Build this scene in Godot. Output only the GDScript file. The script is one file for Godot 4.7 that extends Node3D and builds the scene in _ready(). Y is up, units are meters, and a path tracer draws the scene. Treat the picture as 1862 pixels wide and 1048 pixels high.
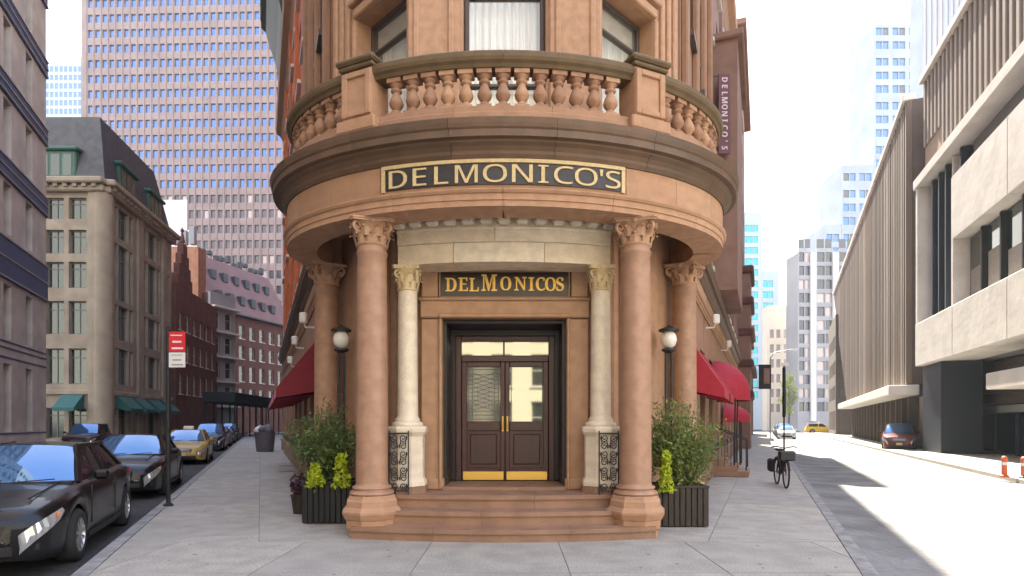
extends Node3D

const XC := -0.12          # axis of the corner building
const TH := 0.4234         # how far each street runs sideways per metre away
const SN := 0.3899
const CS := 0.9209
const LD := Vector3(-SN, 0, -CS)   # along the left street, away
const RD := Vector3(SN, 0, -CS)    # along the right street, away

var rng := RandomNumberGenerator.new()
var T := {}
var M := {}
var used := {}


class MB:
	var v := PackedVector3Array()
	var n := PackedVector3Array()
	var uv := PackedVector2Array()
	var has_uv := false

	func tri(a: Vector3, b: Vector3, c: Vector3, na: Vector3, nb: Vector3, nc: Vector3) -> void:
		var g := (b - a).cross(c - a)
		if g.length_squared() < 1e-16:
			return
		if g.dot(na + nb + nc) > 0.0:
			v.append_array([a, c, b]); n.append_array([na, nc, nb])
		else:
			v.append_array([a, b, c]); n.append_array([na, nb, nc])

	func quad(a: Vector3, b: Vector3, c: Vector3, d: Vector3, out: Vector3) -> void:
		var g := (c - a).cross(d - b)
		if g.length_squared() < 1e-16:
			return
		g = g.normalized()
		if g.dot(out) < 0.0:
			g = -g
		tri(a, b, c, g, g, g); tri(a, c, d, g, g, g)

	func quadn(a: Vector3, b: Vector3, c: Vector3, d: Vector3, na: Vector3, nb: Vector3, nc: Vector3, nd: Vector3) -> void:
		tri(a, b, c, na, nb, nc); tri(a, c, d, na, nc, nd)

	func box(c: Vector3, s: Vector3, b := Basis()) -> void:
		var h := s * 0.5
		for ax in 3:
			for sg in [-1.0, 1.0]:
				var e := Vector3.ZERO
				e[ax] = sg * h[ax]
				var p := Vector3.ZERO
				var q := Vector3.ZERO
				p[(ax + 1) % 3] = h[(ax + 1) % 3]
				q[(ax + 2) % 3] = h[(ax + 2) % 3]
				quad(c + b * (e - p - q), c + b * (e + p - q), c + b * (e + p + q), c + b * (e - p + q), b * e)

	func bbox(c: Vector3, s: Vector3, w: float, b := Basis()) -> void:   # a box with chamfered edges
		var h := s * 0.5
		w = minf(w, minf(h.x, minf(h.y, h.z)) * 0.9)
		var cv := func(ax: int, x: float, y: float, z: float) -> Vector3:
			var p := Vector3(x * (h.x - (0.0 if ax == 0 else w)), y * (h.y - (0.0 if ax == 1 else w)), z * (h.z - (0.0 if ax == 2 else w)))
			return c + b * p
		for sg in [-1.0, 1.0]:
			quad(cv.call(0, sg, -1, -1), cv.call(0, sg, 1, -1), cv.call(0, sg, 1, 1), cv.call(0, sg, -1, 1), b * Vector3(sg, 0, 0))
			quad(cv.call(1, -1, sg, -1), cv.call(1, 1, sg, -1), cv.call(1, 1, sg, 1), cv.call(1, -1, sg, 1), b * Vector3(0, sg, 0))
			quad(cv.call(2, -1, -1, sg), cv.call(2, 1, -1, sg), cv.call(2, 1, 1, sg), cv.call(2, -1, 1, sg), b * Vector3(0, 0, sg))
			for s2 in [-1.0, 1.0]:
				quad(cv.call(0, sg, s2, -1), cv.call(0, sg, s2, 1), cv.call(1, sg, s2, 1), cv.call(1, sg, s2, -1), b * Vector3(sg, s2, 0))
				quad(cv.call(0, sg, -1, s2), cv.call(0, sg, 1, s2), cv.call(2, sg, 1, s2), cv.call(2, sg, -1, s2), b * Vector3(sg, 0, s2))
				quad(cv.call(1, -1, sg, s2), cv.call(1, 1, sg, s2), cv.call(2, 1, sg, s2), cv.call(2, -1, sg, s2), b * Vector3(0, sg, s2))
				for s3 in [-1.0, 1.0]:
					var o := (b * Vector3(sg, s2, s3)).normalized()
					tri(cv.call(0, sg, s2, s3), cv.call(1, sg, s2, s3), cv.call(2, sg, s2, s3), o, o, o)

	func beam(a: Vector3, e: Vector3, w: float, h: float, up := Vector3.UP) -> void:
		var z := (e - a).normalized()
		var x := up.cross(z)
		if x.length() < 0.01:
			x = Vector3.RIGHT.cross(z)
		x = x.normalized()
		box((a + e) * 0.5, Vector3(w, h, a.distance_to(e)), Basis(x, z.cross(x), z))

	func lathe(prof: Array, segs: int, c := Vector3.ZERO, soft := false, turn := 0.0, flat := false) -> void:
		var m := prof.size()
		var nn := []
		for i in m - 1:
			var t: Vector2 = (prof[i + 1] - prof[i])
			nn.append(Vector2(t.y, -t.x).normalized())
		for i in m - 1:
			var n0: Vector2 = nn[i]
			var n1: Vector2 = nn[i]
			if soft:
				if i > 0 and nn[i].dot(nn[i - 1]) > 0.5: n0 = (nn[i] + nn[i - 1]).normalized()
				if i < m - 2 and nn[i].dot(nn[i + 1]) > 0.5: n1 = (nn[i] + nn[i + 1]).normalized()
			for k in segs:
				var a0 := turn + TAU * k / segs
				var a1 := turn + TAU * (k + 1) / segs
				var d0 := Vector3(cos(a0), 0, sin(a0))
				var d1 := Vector3(cos(a1), 0, sin(a1))
				var p: Vector2 = prof[i]
				var q: Vector2 = prof[i + 1]
				if flat:
					var dm := (d0 + d1).normalized()
					quad(c + d0 * p.x + Vector3(0, p.y, 0), c + d1 * p.x + Vector3(0, p.y, 0), c + d1 * q.x + Vector3(0, q.y, 0), c + d0 * q.x + Vector3(0, q.y, 0), dm * n0.x + Vector3(0, n0.y, 0))
				else:
					quadn(c + d0 * p.x + Vector3(0, p.y, 0), c + d1 * p.x + Vector3(0, p.y, 0), c + d1 * q.x + Vector3(0, q.y, 0), c + d0 * q.x + Vector3(0, q.y, 0),
						d0 * n0.x + Vector3(0, n0.y, 0), d1 * n0.x + Vector3(0, n0.y, 0), d1 * n1.x + Vector3(0, n1.y, 0), d0 * n1.x + Vector3(0, n1.y, 0))

	func tube(pts: Array, r: float, sides := 6, r2 := -1.0) -> void:
		var m := pts.size()
		var ref := Vector3(0.13, 0.97, 0.21)
		var rings := []
		var norms := []
		for i in m:
			var t: Vector3 = (pts[mini(i + 1, m - 1)] - pts[maxi(i - 1, 0)]).normalized()
			var x := ref.cross(t)
			if x.length() < 0.05:
				x = Vector3(1, 0.1, 0.3).cross(t)
			x = x.normalized()
			var y := t.cross(x)
			var ring := []
			var rn := []
			var rr := r if r2 < 0.0 else lerpf(r, r2, float(i) / (m - 1))
			for k in sides:
				var a := TAU * k / sides
				var d := x * cos(a) + y * sin(a)
				ring.append(pts[i] + d * rr)
				rn.append(d)
			rings.append(ring); norms.append(rn)
			ref = y
		for i in m - 1:
			for k in sides:
				var k2 := (k + 1) % sides
				quadn(rings[i][k], rings[i][k2], rings[i + 1][k2], rings[i + 1][k], norms[i][k], norms[i][k2], norms[i + 1][k2], norms[i + 1][k])
		for e in [0, m - 1]:
			var o: Vector3 = (pts[0] - pts[1]).normalized() if e == 0 else (pts[m - 1] - pts[m - 2]).normalized()
			for k in range(1, sides - 1):
				tri(rings[e][0], rings[e][k], rings[e][k + 1], o, o, o)

	func prism(poly: PackedVector2Array, y0: float, y1: float) -> void:   # poly of (x, distance)
		var idx := Geometry2D.triangulate_polygon(poly)
		for i in range(0, idx.size(), 3):
			var a := poly[idx[i]]; var b := poly[idx[i + 1]]; var c := poly[idx[i + 2]]
			tri(Vector3(a.x, y1, -a.y), Vector3(b.x, y1, -b.y), Vector3(c.x, y1, -c.y), Vector3.UP, Vector3.UP, Vector3.UP)
			tri(Vector3(a.x, y0, -a.y), Vector3(b.x, y0, -b.y), Vector3(c.x, y0, -c.y), Vector3.DOWN, Vector3.DOWN, Vector3.DOWN)
		var cw := Geometry2D.is_polygon_clockwise(poly)
		for i in poly.size():
			var a := poly[i]; var b := poly[(i + 1) % poly.size()]
			var t := b - a
			var o := Vector2(t.y, -t.x) if not cw else Vector2(-t.y, t.x)
			quad(Vector3(a.x, y0, -a.y), Vector3(b.x, y0, -b.y), Vector3(b.x, y1, -b.y), Vector3(a.x, y1, -a.y), Vector3(o.x, 0, -o.y))

	func mesh() -> ArrayMesh:
		var arr := []
		arr.resize(Mesh.ARRAY_MAX)
		arr[Mesh.ARRAY_VERTEX] = v
		arr[Mesh.ARRAY_NORMAL] = n
		if has_uv:
			arr[Mesh.ARRAY_TEX_UV] = uv
		var m := ArrayMesh.new()
		m.add_surface_from_arrays(Mesh.PRIMITIVE_TRIANGLES, arr)
		return m


func P(x: float, d: float, y: float) -> Vector3:
	return Vector3(x, y, -d)


func numbered(called: String) -> String:
	if not used.has(called):
		used[called] = 0
		return called
	used[called] += 1
	return "%s_%03d" % [called, used[called]]


func tag(o: Node, label: String, category := "", group := "", kind := "") -> Node:
	if label: o.set_meta("label", label)
	if category: o.set_meta("category", category)
	if group: o.set_meta("group", group)
	if kind: o.set_meta("kind", kind)
	return o


func thing(called: String, label: String, category: String, at := Vector3.ZERO, turn := 0.0, group := "") -> Node3D:
	var o := Node3D.new()
	o.name = numbered(called)
	add_child(o)
	o.position = at
	o.rotation.y = turn
	tag(o, label, category, group)
	return o


func put(m: Mesh, called: String, mat: Material, parent: Node = null, xf := Transform3D()) -> MeshInstance3D:
	var o := MeshInstance3D.new()
	o.mesh = m
	o.material_override = mat
	o.transform = xf
	if parent == null:
		o.name = numbered(called)
		add_child(o)
	else:
		var k := "%d/%s" % [parent.get_instance_id(), called]
		if used.has(k):
			used[k] += 1
			o.name = "%s_%03d" % [called, used[k]]
		else:
			used[k] = 0
			o.name = called
		parent.add_child(o, true)
	return o


func obj(mb: MB, called: String, mat: Material, parent: Node = null, xf := Transform3D()) -> MeshInstance3D:
	return put(mb.mesh(), called, mat, parent, xf)


func stuff(o: Node) -> Node:
	o.set_meta("kind", "stuff")
	return o


func struct(o: Node) -> Node:
	o.set_meta("kind", "structure")
	return o


# ---------------------------------------------------------------- materials
func noise_tex(freq: float, lo: float, hi: float, seed_: int, kind := FastNoiseLite.TYPE_SIMPLEX, octaves := 4, size := 512) -> NoiseTexture2D:
	var f := FastNoiseLite.new()
	f.seed = seed_
	f.noise_type = kind
	f.frequency = freq
	f.fractal_octaves = octaves
	var t := NoiseTexture2D.new()
	t.width = size; t.height = size
	t.seamless = true
	t.noise = f
	var r := Gradient.new()
	r.set_color(0, Color(lo, lo, lo)); r.set_color(1, Color(hi, hi, hi))
	t.color_ramp = r
	return t


func norm_tex(freq: float, strength: float, seed_: int, size := 512) -> NoiseTexture2D:
	var t := noise_tex(freq, 0.0, 1.0, seed_, FastNoiseLite.TYPE_SIMPLEX, 4, size)
	t.color_ramp = null
	t.as_normal_map = true
	t.bump_strength = strength
	return t


func lin(r: float, g: float, b: float) -> Color:
	return Color(r, g, b).linear_to_srgb()


func mat(key: String, c: Color, rough: float, tex := "", scale := Vector3.ONE, bump := "", bs := 0.5, fine := "", fs := Vector3.ONE) -> StandardMaterial3D:
	var m := StandardMaterial3D.new()
	m.resource_name = key
	m.albedo_color = c
	m.roughness = rough
	if tex:
		m.albedo_texture = T[tex]
		m.uv1_triplanar = true
		m.uv1_world_triplanar = true
		m.uv1_scale = scale
	if bump:
		m.uv1_triplanar = true
		m.uv1_world_triplanar = true
		m.uv1_scale = scale
		m.normal_enabled = true
		m.normal_texture = T[bump]
		m.normal_scale = bs
	if fine:
		m.detail_enabled = true
		m.detail_albedo = T[fine]
		m.detail_blend_mode = BaseMaterial3D.BLEND_MODE_MUL
		m.detail_uv_layer = BaseMaterial3D.DETAIL_UV_2
		m.uv2_triplanar = true
		m.uv2_world_triplanar = true
		m.uv2_scale = fs
	M[key] = m
	return m


func glass(key: String, c: Color, metal := 0.0, rough := 0.05) -> StandardMaterial3D:   # window glass, dark rooms and sky blue put into its colour
	var m := StandardMaterial3D.new()
	m.resource_name = key
	m.albedo_color = c
	m.roughness = rough
	m.metallic = metal
	m.metallic_specular = 0.7
	M[key] = m
	return m


func make_materials() -> void:
	T.blotch = noise_tex(0.006, 0.85, 1.04, 1, FastNoiseLite.TYPE_SIMPLEX, 5)
	T.soft = noise_tex(0.008, 0.90, 1.03, 2, FastNoiseLite.TYPE_SIMPLEX, 4)
	T.grain = noise_tex(0.06, 0.86, 1.06, 3, FastNoiseLite.TYPE_SIMPLEX, 3)
	T.speck = noise_tex(0.16, 0.80, 1.08, 4, FastNoiseLite.TYPE_SIMPLEX, 2)
	T.stain = noise_tex(0.011, 0.76, 1.08, 5, FastNoiseLite.TYPE_SIMPLEX, 5)
	T.bump = norm_tex(0.03, 3.0, 6)
	T.bumpf = norm_tex(0.12, 3.0, 7)
	T.wave = norm_tex(0.006, 1.6, 8)
	var V := Vector3.ONE
	# brownstone in three tones, stained by weather
	mat("stone", lin(0.49, 0.283, 0.168), 0.8, "soft", V * 0.8, "bump", 0.4, "grain", V * 1.6)
	mat("stone_b", lin(0.43, 0.245, 0.143), 0.8, "soft", V * 0.6, "bump", 0.4, "grain", V * 1.6)
	mat("stone_c", lin(0.52, 0.31, 0.19), 0.8, "soft", V * 1.0, "bump", 0.4, "grain", V * 1.6)
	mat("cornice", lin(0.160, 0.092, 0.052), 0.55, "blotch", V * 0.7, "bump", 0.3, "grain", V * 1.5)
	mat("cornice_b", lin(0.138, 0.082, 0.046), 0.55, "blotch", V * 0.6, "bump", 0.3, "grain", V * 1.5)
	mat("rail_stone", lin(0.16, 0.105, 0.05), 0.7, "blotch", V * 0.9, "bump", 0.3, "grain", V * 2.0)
	mat("baluster_stone", lin(0.40, 0.225, 0.14), 0.8, "soft", V * 1.2, "bump", 0.2, "grain", V * 2.0)
	mat("granite", lin(0.47, 0.27, 0.17), 0.5, "blotch", V * 1.1, "bump", 0.25, "speck", V * 2.2)
	mat("panel_stone", lin(0.45, 0.262, 0.15), 0.6, "soft", V * 0.8, "bump", 0.15, "grain", V * 1.6)
	mat("marble", lin(0.80, 0.69, 0.53), 0.55, "soft", V * 0.9, "bump", 0.15, "grain", V * 1.4)
	mat("marble_b", lin(0.76, 0.63, 0.46), 0.55, "soft", V * 0.8, "bump", 0.15, "grain", V * 1.4)
	mat("marble_cap", lin(0.72, 0.56, 0.32), 0.55, "blotch", V * 2.0, "bump", 0.2, "grain", V * 4.0)
	mat("step_stone", lin(0.345, 0.20, 0.128), 0.75, "blotch", V * 0.5, "bump", 0.2, "grain", V * 1.5)
	mat("street_wall", lin(0.36, 0.20, 0.12), 0.85, "blotch", V * 0.4, "bump", 0.3, "grain", V * 2.0)
	mat("orange_brick", lin(0.60, 0.165, 0.06), 0.85, "blotch", V * 0.3, "bump", 0.3, "grain", V * 3.0)
	mat("pink_brick", lin(0.28, 0.165, 0.13), 0.85, "blotch", V * 0.3, "bump", 0.3, "grain", V * 3.0)
	mat("white_trim", lin(0.70, 0.66, 0.60), 0.6, "soft", V * 0.8)
	mat("copper_green", lin(0.008, 0.032, 0.030), 0.6, "stain", V * 0.5)
	mat("gold", lin(0.85, 0.53, 0.12), 0.45, "soft", V * 3.0).metallic = 0.35
	mat("gold_pale", lin(0.64, 0.48, 0.24), 0.6, "soft", V * 3.0)
	mat("sign_black", lin(0.028, 0.026, 0.03), 0.45, "stain", V * 1.5)
	mat("sign_brown", lin(0.022, 0.014, 0.010), 0.3, "stain", V * 1.0)
	mat("wood_dark", lin(0.020, 0.011, 0.012), 0.4, "stain", Vector3(2, 0.3, 2))
	mat("wood", lin(0.060, 0.017, 0.018), 0.36, "blotch", Vector3(2.5, 0.3, 2.5))
	mat("wood_panel", lin(0.050, 0.013, 0.014), 0.32, "blotch", Vector3(2.5, 0.3, 2.5))
	mat("brass", lin(0.80, 0.53, 0.13), 0.28, "grain", V * 2.0).metallic = 0.8
	mat("iron", lin(0.018, 0.018, 0.02), 0.5)
	mat("lead", lin(0.10, 0.10, 0.10), 0.5)
	mat("curtain", lin(0.86, 0.85, 0.80), 0.9, "soft", Vector3(6, 0.3, 6))
	mat("blind", lin(0.46, 0.42, 0.36), 0.9, "soft", V)
	mat("frame_brown", lin(0.075, 0.055, 0.045), 0.5)
	mat("concrete", lin(0.40, 0.375, 0.33), 0.85, "soft", V * 0.35, "bumpf", 0.15, "grain", V * 0.8)
	mat("concrete_b", lin(0.38, 0.355, 0.315), 0.85, "soft", V * 0.3, "bumpf", 0.15, "grain", V * 0.9)
	mat("concrete_c", lin(0.425, 0.39, 0.34), 0.85, "soft", V * 0.4, "bumpf", 0.15, "grain", V * 0.7)
	mat("joint", lin(0.20, 0.19, 0.17), 0.95, "soft", V)
	mat("gum", lin(0.19, 0.18, 0.165), 0.9)
	mat("kerb", lin(0.34, 0.33, 0.32), 0.8, "stain", V * 0.5, "bumpf", 0.2, "speck", V * 2.0)
	mat("worn_road", lin(0.26, 0.255, 0.25), 0.9, "stain", V * 0.09, "bumpf", 0.3, "speck", V * 1.1)
	mat("asphalt", lin(0.05, 0.05, 0.053), 0.9, "stain", V * 0.11, "bumpf", 0.3, "speck", V * 1.1)
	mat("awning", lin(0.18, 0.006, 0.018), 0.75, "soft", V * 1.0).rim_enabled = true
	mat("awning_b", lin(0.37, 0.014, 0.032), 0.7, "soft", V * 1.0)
	mat("planter", lin(0.035, 0.023, 0.018), 0.6, "stain", Vector3(4, 0.5, 4))
	mat("planter_black", lin(0.010, 0.010, 0.011), 0.5, "stain", Vector3(4, 0.5, 4))
	mat("soil", lin(0.03, 0.02, 0.014), 0.95)
	for k in [["leaf", 0.075, 0.115, 0.022], ["leaf_dark", 0.042, 0.078, 0.02], ["leaf_light", 0.15, 0.185, 0.04], ["leaf_lime", 0.38, 0.46, 0.015], ["leaf_tree", 0.16, 0.20, 0.03]]:
		var m := mat(k[0], lin(k[1], k[2], k[3]), 0.55)
		m.backlight_enabled = true
		m.backlight = Color(0.35, 0.4, 0.2)
	mat("twig", lin(0.08, 0.055, 0.035), 0.9)
	glass("glass_dark", lin(0.012, 0.014, 0.017))
	glass("glass_door", lin(0.30, 0.31, 0.26), 0.8, 0.03)
	glass("glass_lead", lin(0.10, 0.105, 0.09), 0.6, 0.08)
	glass("glass_blue", lin(0.06, 0.16, 0.36), 0.5, 0.12)
	glass("glass_tower", lin(0.07, 0.16, 0.42), 0.42, 0.15)
	glass("glass_tower_dark", lin(0.05, 0.05, 0.075), 0.2, 0.2)
	glass("glass_tower_pale", lin(0.42, 0.36, 0.36), 0.2, 0.2)
	glass("glass_green", lin(0.035, 0.055, 0.042), 0.2, 0.08)
	glass("glass_window", lin(0.045, 0.055, 0.06), 0.25, 0.06)
	glass("glass_navy", lin(0.014, 0.02, 0.035), 0.1, 0.1)
	glass("glass_teal", lin(0.03, 0.30, 0.36), 0.5, 0.15)
	var cl := glass("clear", Color(0.85, 0.9, 0.9, 0.08), 0.0, 0.02)
	cl.transparency = BaseMaterial3D.TRANSPARENCY_ALPHA
	mat("globe", lin(0.72, 0.70, 0.64), 0.12)
	mat("banner", lin(0.12, 0.045, 0.06), 0.7)
	mat("pale_print", lin(0.55, 0.50, 0.52), 0.7)
	mat("leaf_purple", lin(0.06, 0.012, 0.04), 0.6)
	# far buildings
	mat("bone", lin(0.62, 0.55, 0.50), 0.8, "blotch", V * 0.15, "bump", 0.2, "grain", V * 0.7)
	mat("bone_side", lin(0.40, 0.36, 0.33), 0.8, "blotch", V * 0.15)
	mat("blue_band", lin(0.055, 0.09, 0.19), 0.5, "soft", V * 0.2)
	mat("lime_stone", lin(0.44, 0.365, 0.275), 0.85, "blotch", V * 0.12, "bump", 0.2, "grain", V * 0.6)
	mat("lime_stone_b", lin(0.40, 0.345, 0.28), 0.85, "blotch", V * 0.14, "bump", 0.2, "grain", V * 0.6)
	mat("slate", lin(0.052, 0.060, 0.078), 0.6, "stain", V * 0.15, "bump", 0.2)
	mat("slate_b", lin(0.075, 0.072, 0.07), 0.6, "stain", V * 0.15)
	mat("green_frame", lin(0.03, 0.10, 0.07), 0.5)
	mat("green_awning", lin(0.02, 0.12, 0.11), 0.6)
	mat("grey_frame", lin(0.20, 0.19, 0.17), 0.6)
	mat("red_brick", lin(0.22, 0.098, 0.07), 0.9, "blotch", V * 0.12, "", 0.0, "speck", V * 0.8)
	mat("dark_brick", lin(0.12, 0.05, 0.043), 0.9, "blotch", V * 0.12)
	mat("pink_slate", lin(0.20, 0.115, 0.125), 0.7, "blotch", V * 0.1)
	mat("peach_brick", lin(0.52, 0.25, 0.15), 0.85, "blotch", V * 0.2, "", 0.0, "speck", V * 0.8)
	mat("white_wall", lin(0.80, 0.80, 0.80), 0.8)
	mat("tower_pink", lin(0.34, 0.255, 0.24), 0.7, "soft", V * 0.03)
	mat("tower_pale", lin(0.40, 0.48, 0.56), 0.5)
	mat("tower_white", lin(0.36, 0.41, 0.47), 0.6, "soft", V * 0.02)
	mat("tower_grey", lin(0.36, 0.37, 0.40), 0.6, "soft", V * 0.02)
	mat("tower_cream", lin(0.72, 0.66, 0.55), 0.7)
	mat("panel_white", lin(0.80, 0.76, 0.71), 0.75, "soft", V * 0.12, "bump", 0.12, "grain", V * 0.5)
	mat("shade_grey", lin(0.26, 0.26, 0.27), 0.7, "soft", V * 0.15)
	mat("soffit_tan", lin(0.34, 0.24, 0.17), 0.8, "soft", V * 0.15)
	mat("fin_brown", lin(0.165, 0.122, 0.092), 0.7, "blotch", Vector3(0.2, 0.05, 0.2))
	mat("fin_pale", lin(0.30, 0.25, 0.215), 0.7, "blotch", Vector3(0.2, 0.05, 0.2))
	mat("fin_dark", lin(0.105, 0.075, 0.056), 0.7, "blotch", Vector3(0.2, 0.05, 0.2))
	mat("fin_back", lin(0.11, 0.08, 0.065), 0.8, "blotch", V * 0.2)
	mat("shop_brown", lin(0.10, 0.075, 0.06), 0.6, "stain", Vector3(0.1, 0.8, 0.1))
	mat("shop_curtain", lin(0.46, 0.40, 0.34), 0.8, "stain", Vector3(0.6, 0.05, 0.6))
	mat("navy", lin(0.020, 0.026, 0.040), 0.45)
	mat("shed", lin(0.012, 0.022, 0.018), 0.7)
	# vehicles and street things
	for k in [["paint_black", 0.006, 0.006, 0.007], ["paint_maroon", 0.03, 0.010, 0.010], ["paint_navy", 0.010, 0.014, 0.024], ["paint_gold", 0.40, 0.27, 0.06], ["paint_grey", 0.10, 0.11, 0.12], ["paint_red", 0.13, 0.022, 0.02], ["paint_white", 0.7, 0.7, 0.7], ["paint_yellow", 0.75, 0.50, 0.02]]:
		var m := mat(k[0], lin(k[1], k[2], k[3]), 0.32)
		m.metallic_specular = 0.3
		m.clearcoat_enabled = true
		m.clearcoat = 0.35
		m.clearcoat_roughness = 0.04
	glass("sky_blue_car_glass", lin(0.06, 0.15, 0.30), 0.5, 0.03)  # blue of the reflected sky put into the glass colour
	glass("car_side_glass", lin(0.015, 0.017, 0.02), 0.05, 0.04)
	mat("tyre", lin(0.016, 0.016, 0.017), 0.85)
	mat("rim", lin(0.42, 0.42, 0.43), 0.3).metallic = 0.8
	mat("chrome", lin(0.72, 0.72, 0.74), 0.12).metallic = 1.0
	mat("black_plastic", lin(0.010, 0.010, 0.011), 0.6)
	mat("lamp_silver", lin(0.55, 0.56, 0.58), 0.12).metallic = 0.6
	mat("amber", lin(0.75, 0.22, 0.02), 0.2)
	mat("tail_red", lin(0.45, 0.01, 0.01), 0.2)
	mat("sign_red", lin(0.62, 0.02, 0.03), 0.5)
	mat("sign_white", lin(0.74, 0.72, 0.70), 0.5)
	mat("print_grey", lin(0.30, 0.28, 0.28), 0.6)
	mat("post_dark", lin(0.012, 0.014, 0.014), 0.6)
	mat("steel", lin(0.28, 0.28, 0.28), 0.4).metallic = 0.6
	mat("bag_grey", lin(0.16, 0.14, 0.17), 0.5, "stain", V * 1.5)
	mat("hydrant", lin(0.55, 0.12, 0.05), 0.5)
	mat("road_paint", lin(0.72, 0.72, 0.70), 0.7, "stain", V * 0.8)


# ---------------------------------------------------------------- paths and sweeps
func path_normals(path: Array) -> Array:      # [normal before, normal after, mitre] at each point of a path of (x, distance)
	var out := []
	for i in path.size():
		var a: Vector2 = (path[i] - path[i - 1]).normalized() if i > 0 else (path[1] - path[0]).normalized()
		var b: Vector2 = (path[i + 1] - path[i]).normalized() if i < path.size() - 1 else a
		var na := Vector2(a.y, -a.x)
		var nb := Vector2(b.y, -b.x)
		var s := (na + nb).normalized()
		var mit := s / maxf(0.3, s.dot(na))
		if na.dot(nb) > 0.94:
			na = s; nb = s
		out.append([na, nb, mit])
	return out


func sweep(mb: MB, path: Array, prof: Array, closed := true) -> void:   # prof of (outwards, height), bottom to top along the outside
	var pn := path_normals(path)
	var m := prof.size()
	for j in (m if closed else m - 1):
		var p: Vector2 = prof[j]
		var q: Vector2 = prof[(j + 1) % m]
		var t := q - p
		if t.length() < 1e-5:
			continue
		var pr := Vector2(t.y, -t.x).normalized()
		for i in path.size() - 1:
			var m0: Vector2 = pn[i][2]
			var m1: Vector2 = pn[i + 1][2]
			var n0: Vector2 = pn[i][1]
			var n1: Vector2 = pn[i + 1][0]
			var a: Vector2 = path[i] + m0 * p.x
			var b: Vector2 = path[i + 1] + m1 * p.x
			var c: Vector2 = path[i + 1] + m1 * q.x
			var d: Vector2 = path[i] + m0 * q.x
			var v0 := Vector3(n0.x * pr.x, pr.y, -n0.y * pr.x)
			var v1 := Vector3(n1.x * pr.x, pr.y, -n1.y * pr.x)
			mb.quadn(P(XC + a.x, a.y, p.y), P(XC + b.x, b.y, p.y), P(XC + c.x, c.y, q.y), P(XC + d.x, d.y, q.y), v0, v1, v1, v0)
	if closed:
		var idx := Geometry2D.triangulate_polygon(PackedVector2Array(prof))
		for e in [0, path.size() - 1]:
			var mm: Vector2 = pn[e][2]
			var dir: Vector2 = (path[0] - path[1]).normalized() if e == 0 else (path[e] - path[e - 1]).normalized()
			var o := Vector3(dir.x, 0, -dir.y)
			for k in range(0, idx.size(), 3):
				var w := []
				for g in 3:
					var pp: Vector2 = prof[idx[k + g]]
					var at: Vector2 = path[e] + mm * pp.x
					w.append(P(XC + at.x, at.y, pp.y))
				mb.tri(w[0], w[1], w[2], o, o, o)


func path_length(path: Array) -> float:
	var s := 0.0
	for i in path.size() - 1:
		s += path[i].distance_to(path[i + 1])
	return s


func cut_path(path: Array, s0: float, s1: float) -> Array:
	var out := []
	var s := 0.0
	for i in path.size() - 1:
		var l: float = path[i].distance_to(path[i + 1])
		if l > 0.0:
			if s <= s0 and s0 < s + l: out.append(path[i].lerp(path[i + 1], (s0 - s) / l))
			if s > s0 + 0.01 and s < s1 - 0.01: out.append(path[i])
			if s < s1 and s1 <= s + l: out.append(path[i].lerp(path[i + 1], (s1 - s) / l))
		s += l
	return out


func at_path(path: Array, s0: float) -> Array:   # [point, outward normal]
	var s := 0.0
	for i in path.size() - 1:
		var l: float = path[i].distance_to(path[i + 1])
		if s0 <= s + l or i == path.size() - 2:
			var t: Vector2 = (path[i + 1] - path[i]).normalized()
			return [path[i] + t * (s0 - s), Vector2(t.y, -t.x)]
		s += l
	return []


func offset_path(path: Array, off: float) -> Array:
	var pn := path_normals(path)
	var out := []
	for i in path.size():
		out.append(path[i] + pn[i][2] * off)
	return out


func blocks(path: Array, prof: Array, cuts: Array, gap: float, called: String, mats: Array, parent: Node) -> void:
	for i in cuts.size() - 1:
		var sub := cut_path(path, cuts[i] + gap * 0.5, cuts[i + 1] - gap * 0.5)
		if sub.size() < 2:
			continue
		var mb := MB.new()
		sweep(mb, sub, prof)
		obj(mb, called, mats[rng.randi() % mats.size()], parent)


func even_cuts(length: float, n: int) -> Array:
	var out := [0.001]
	for i in range(1, n):
		out.append(length * i / n)
	out.append(length - 0.001)
	return out


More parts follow.
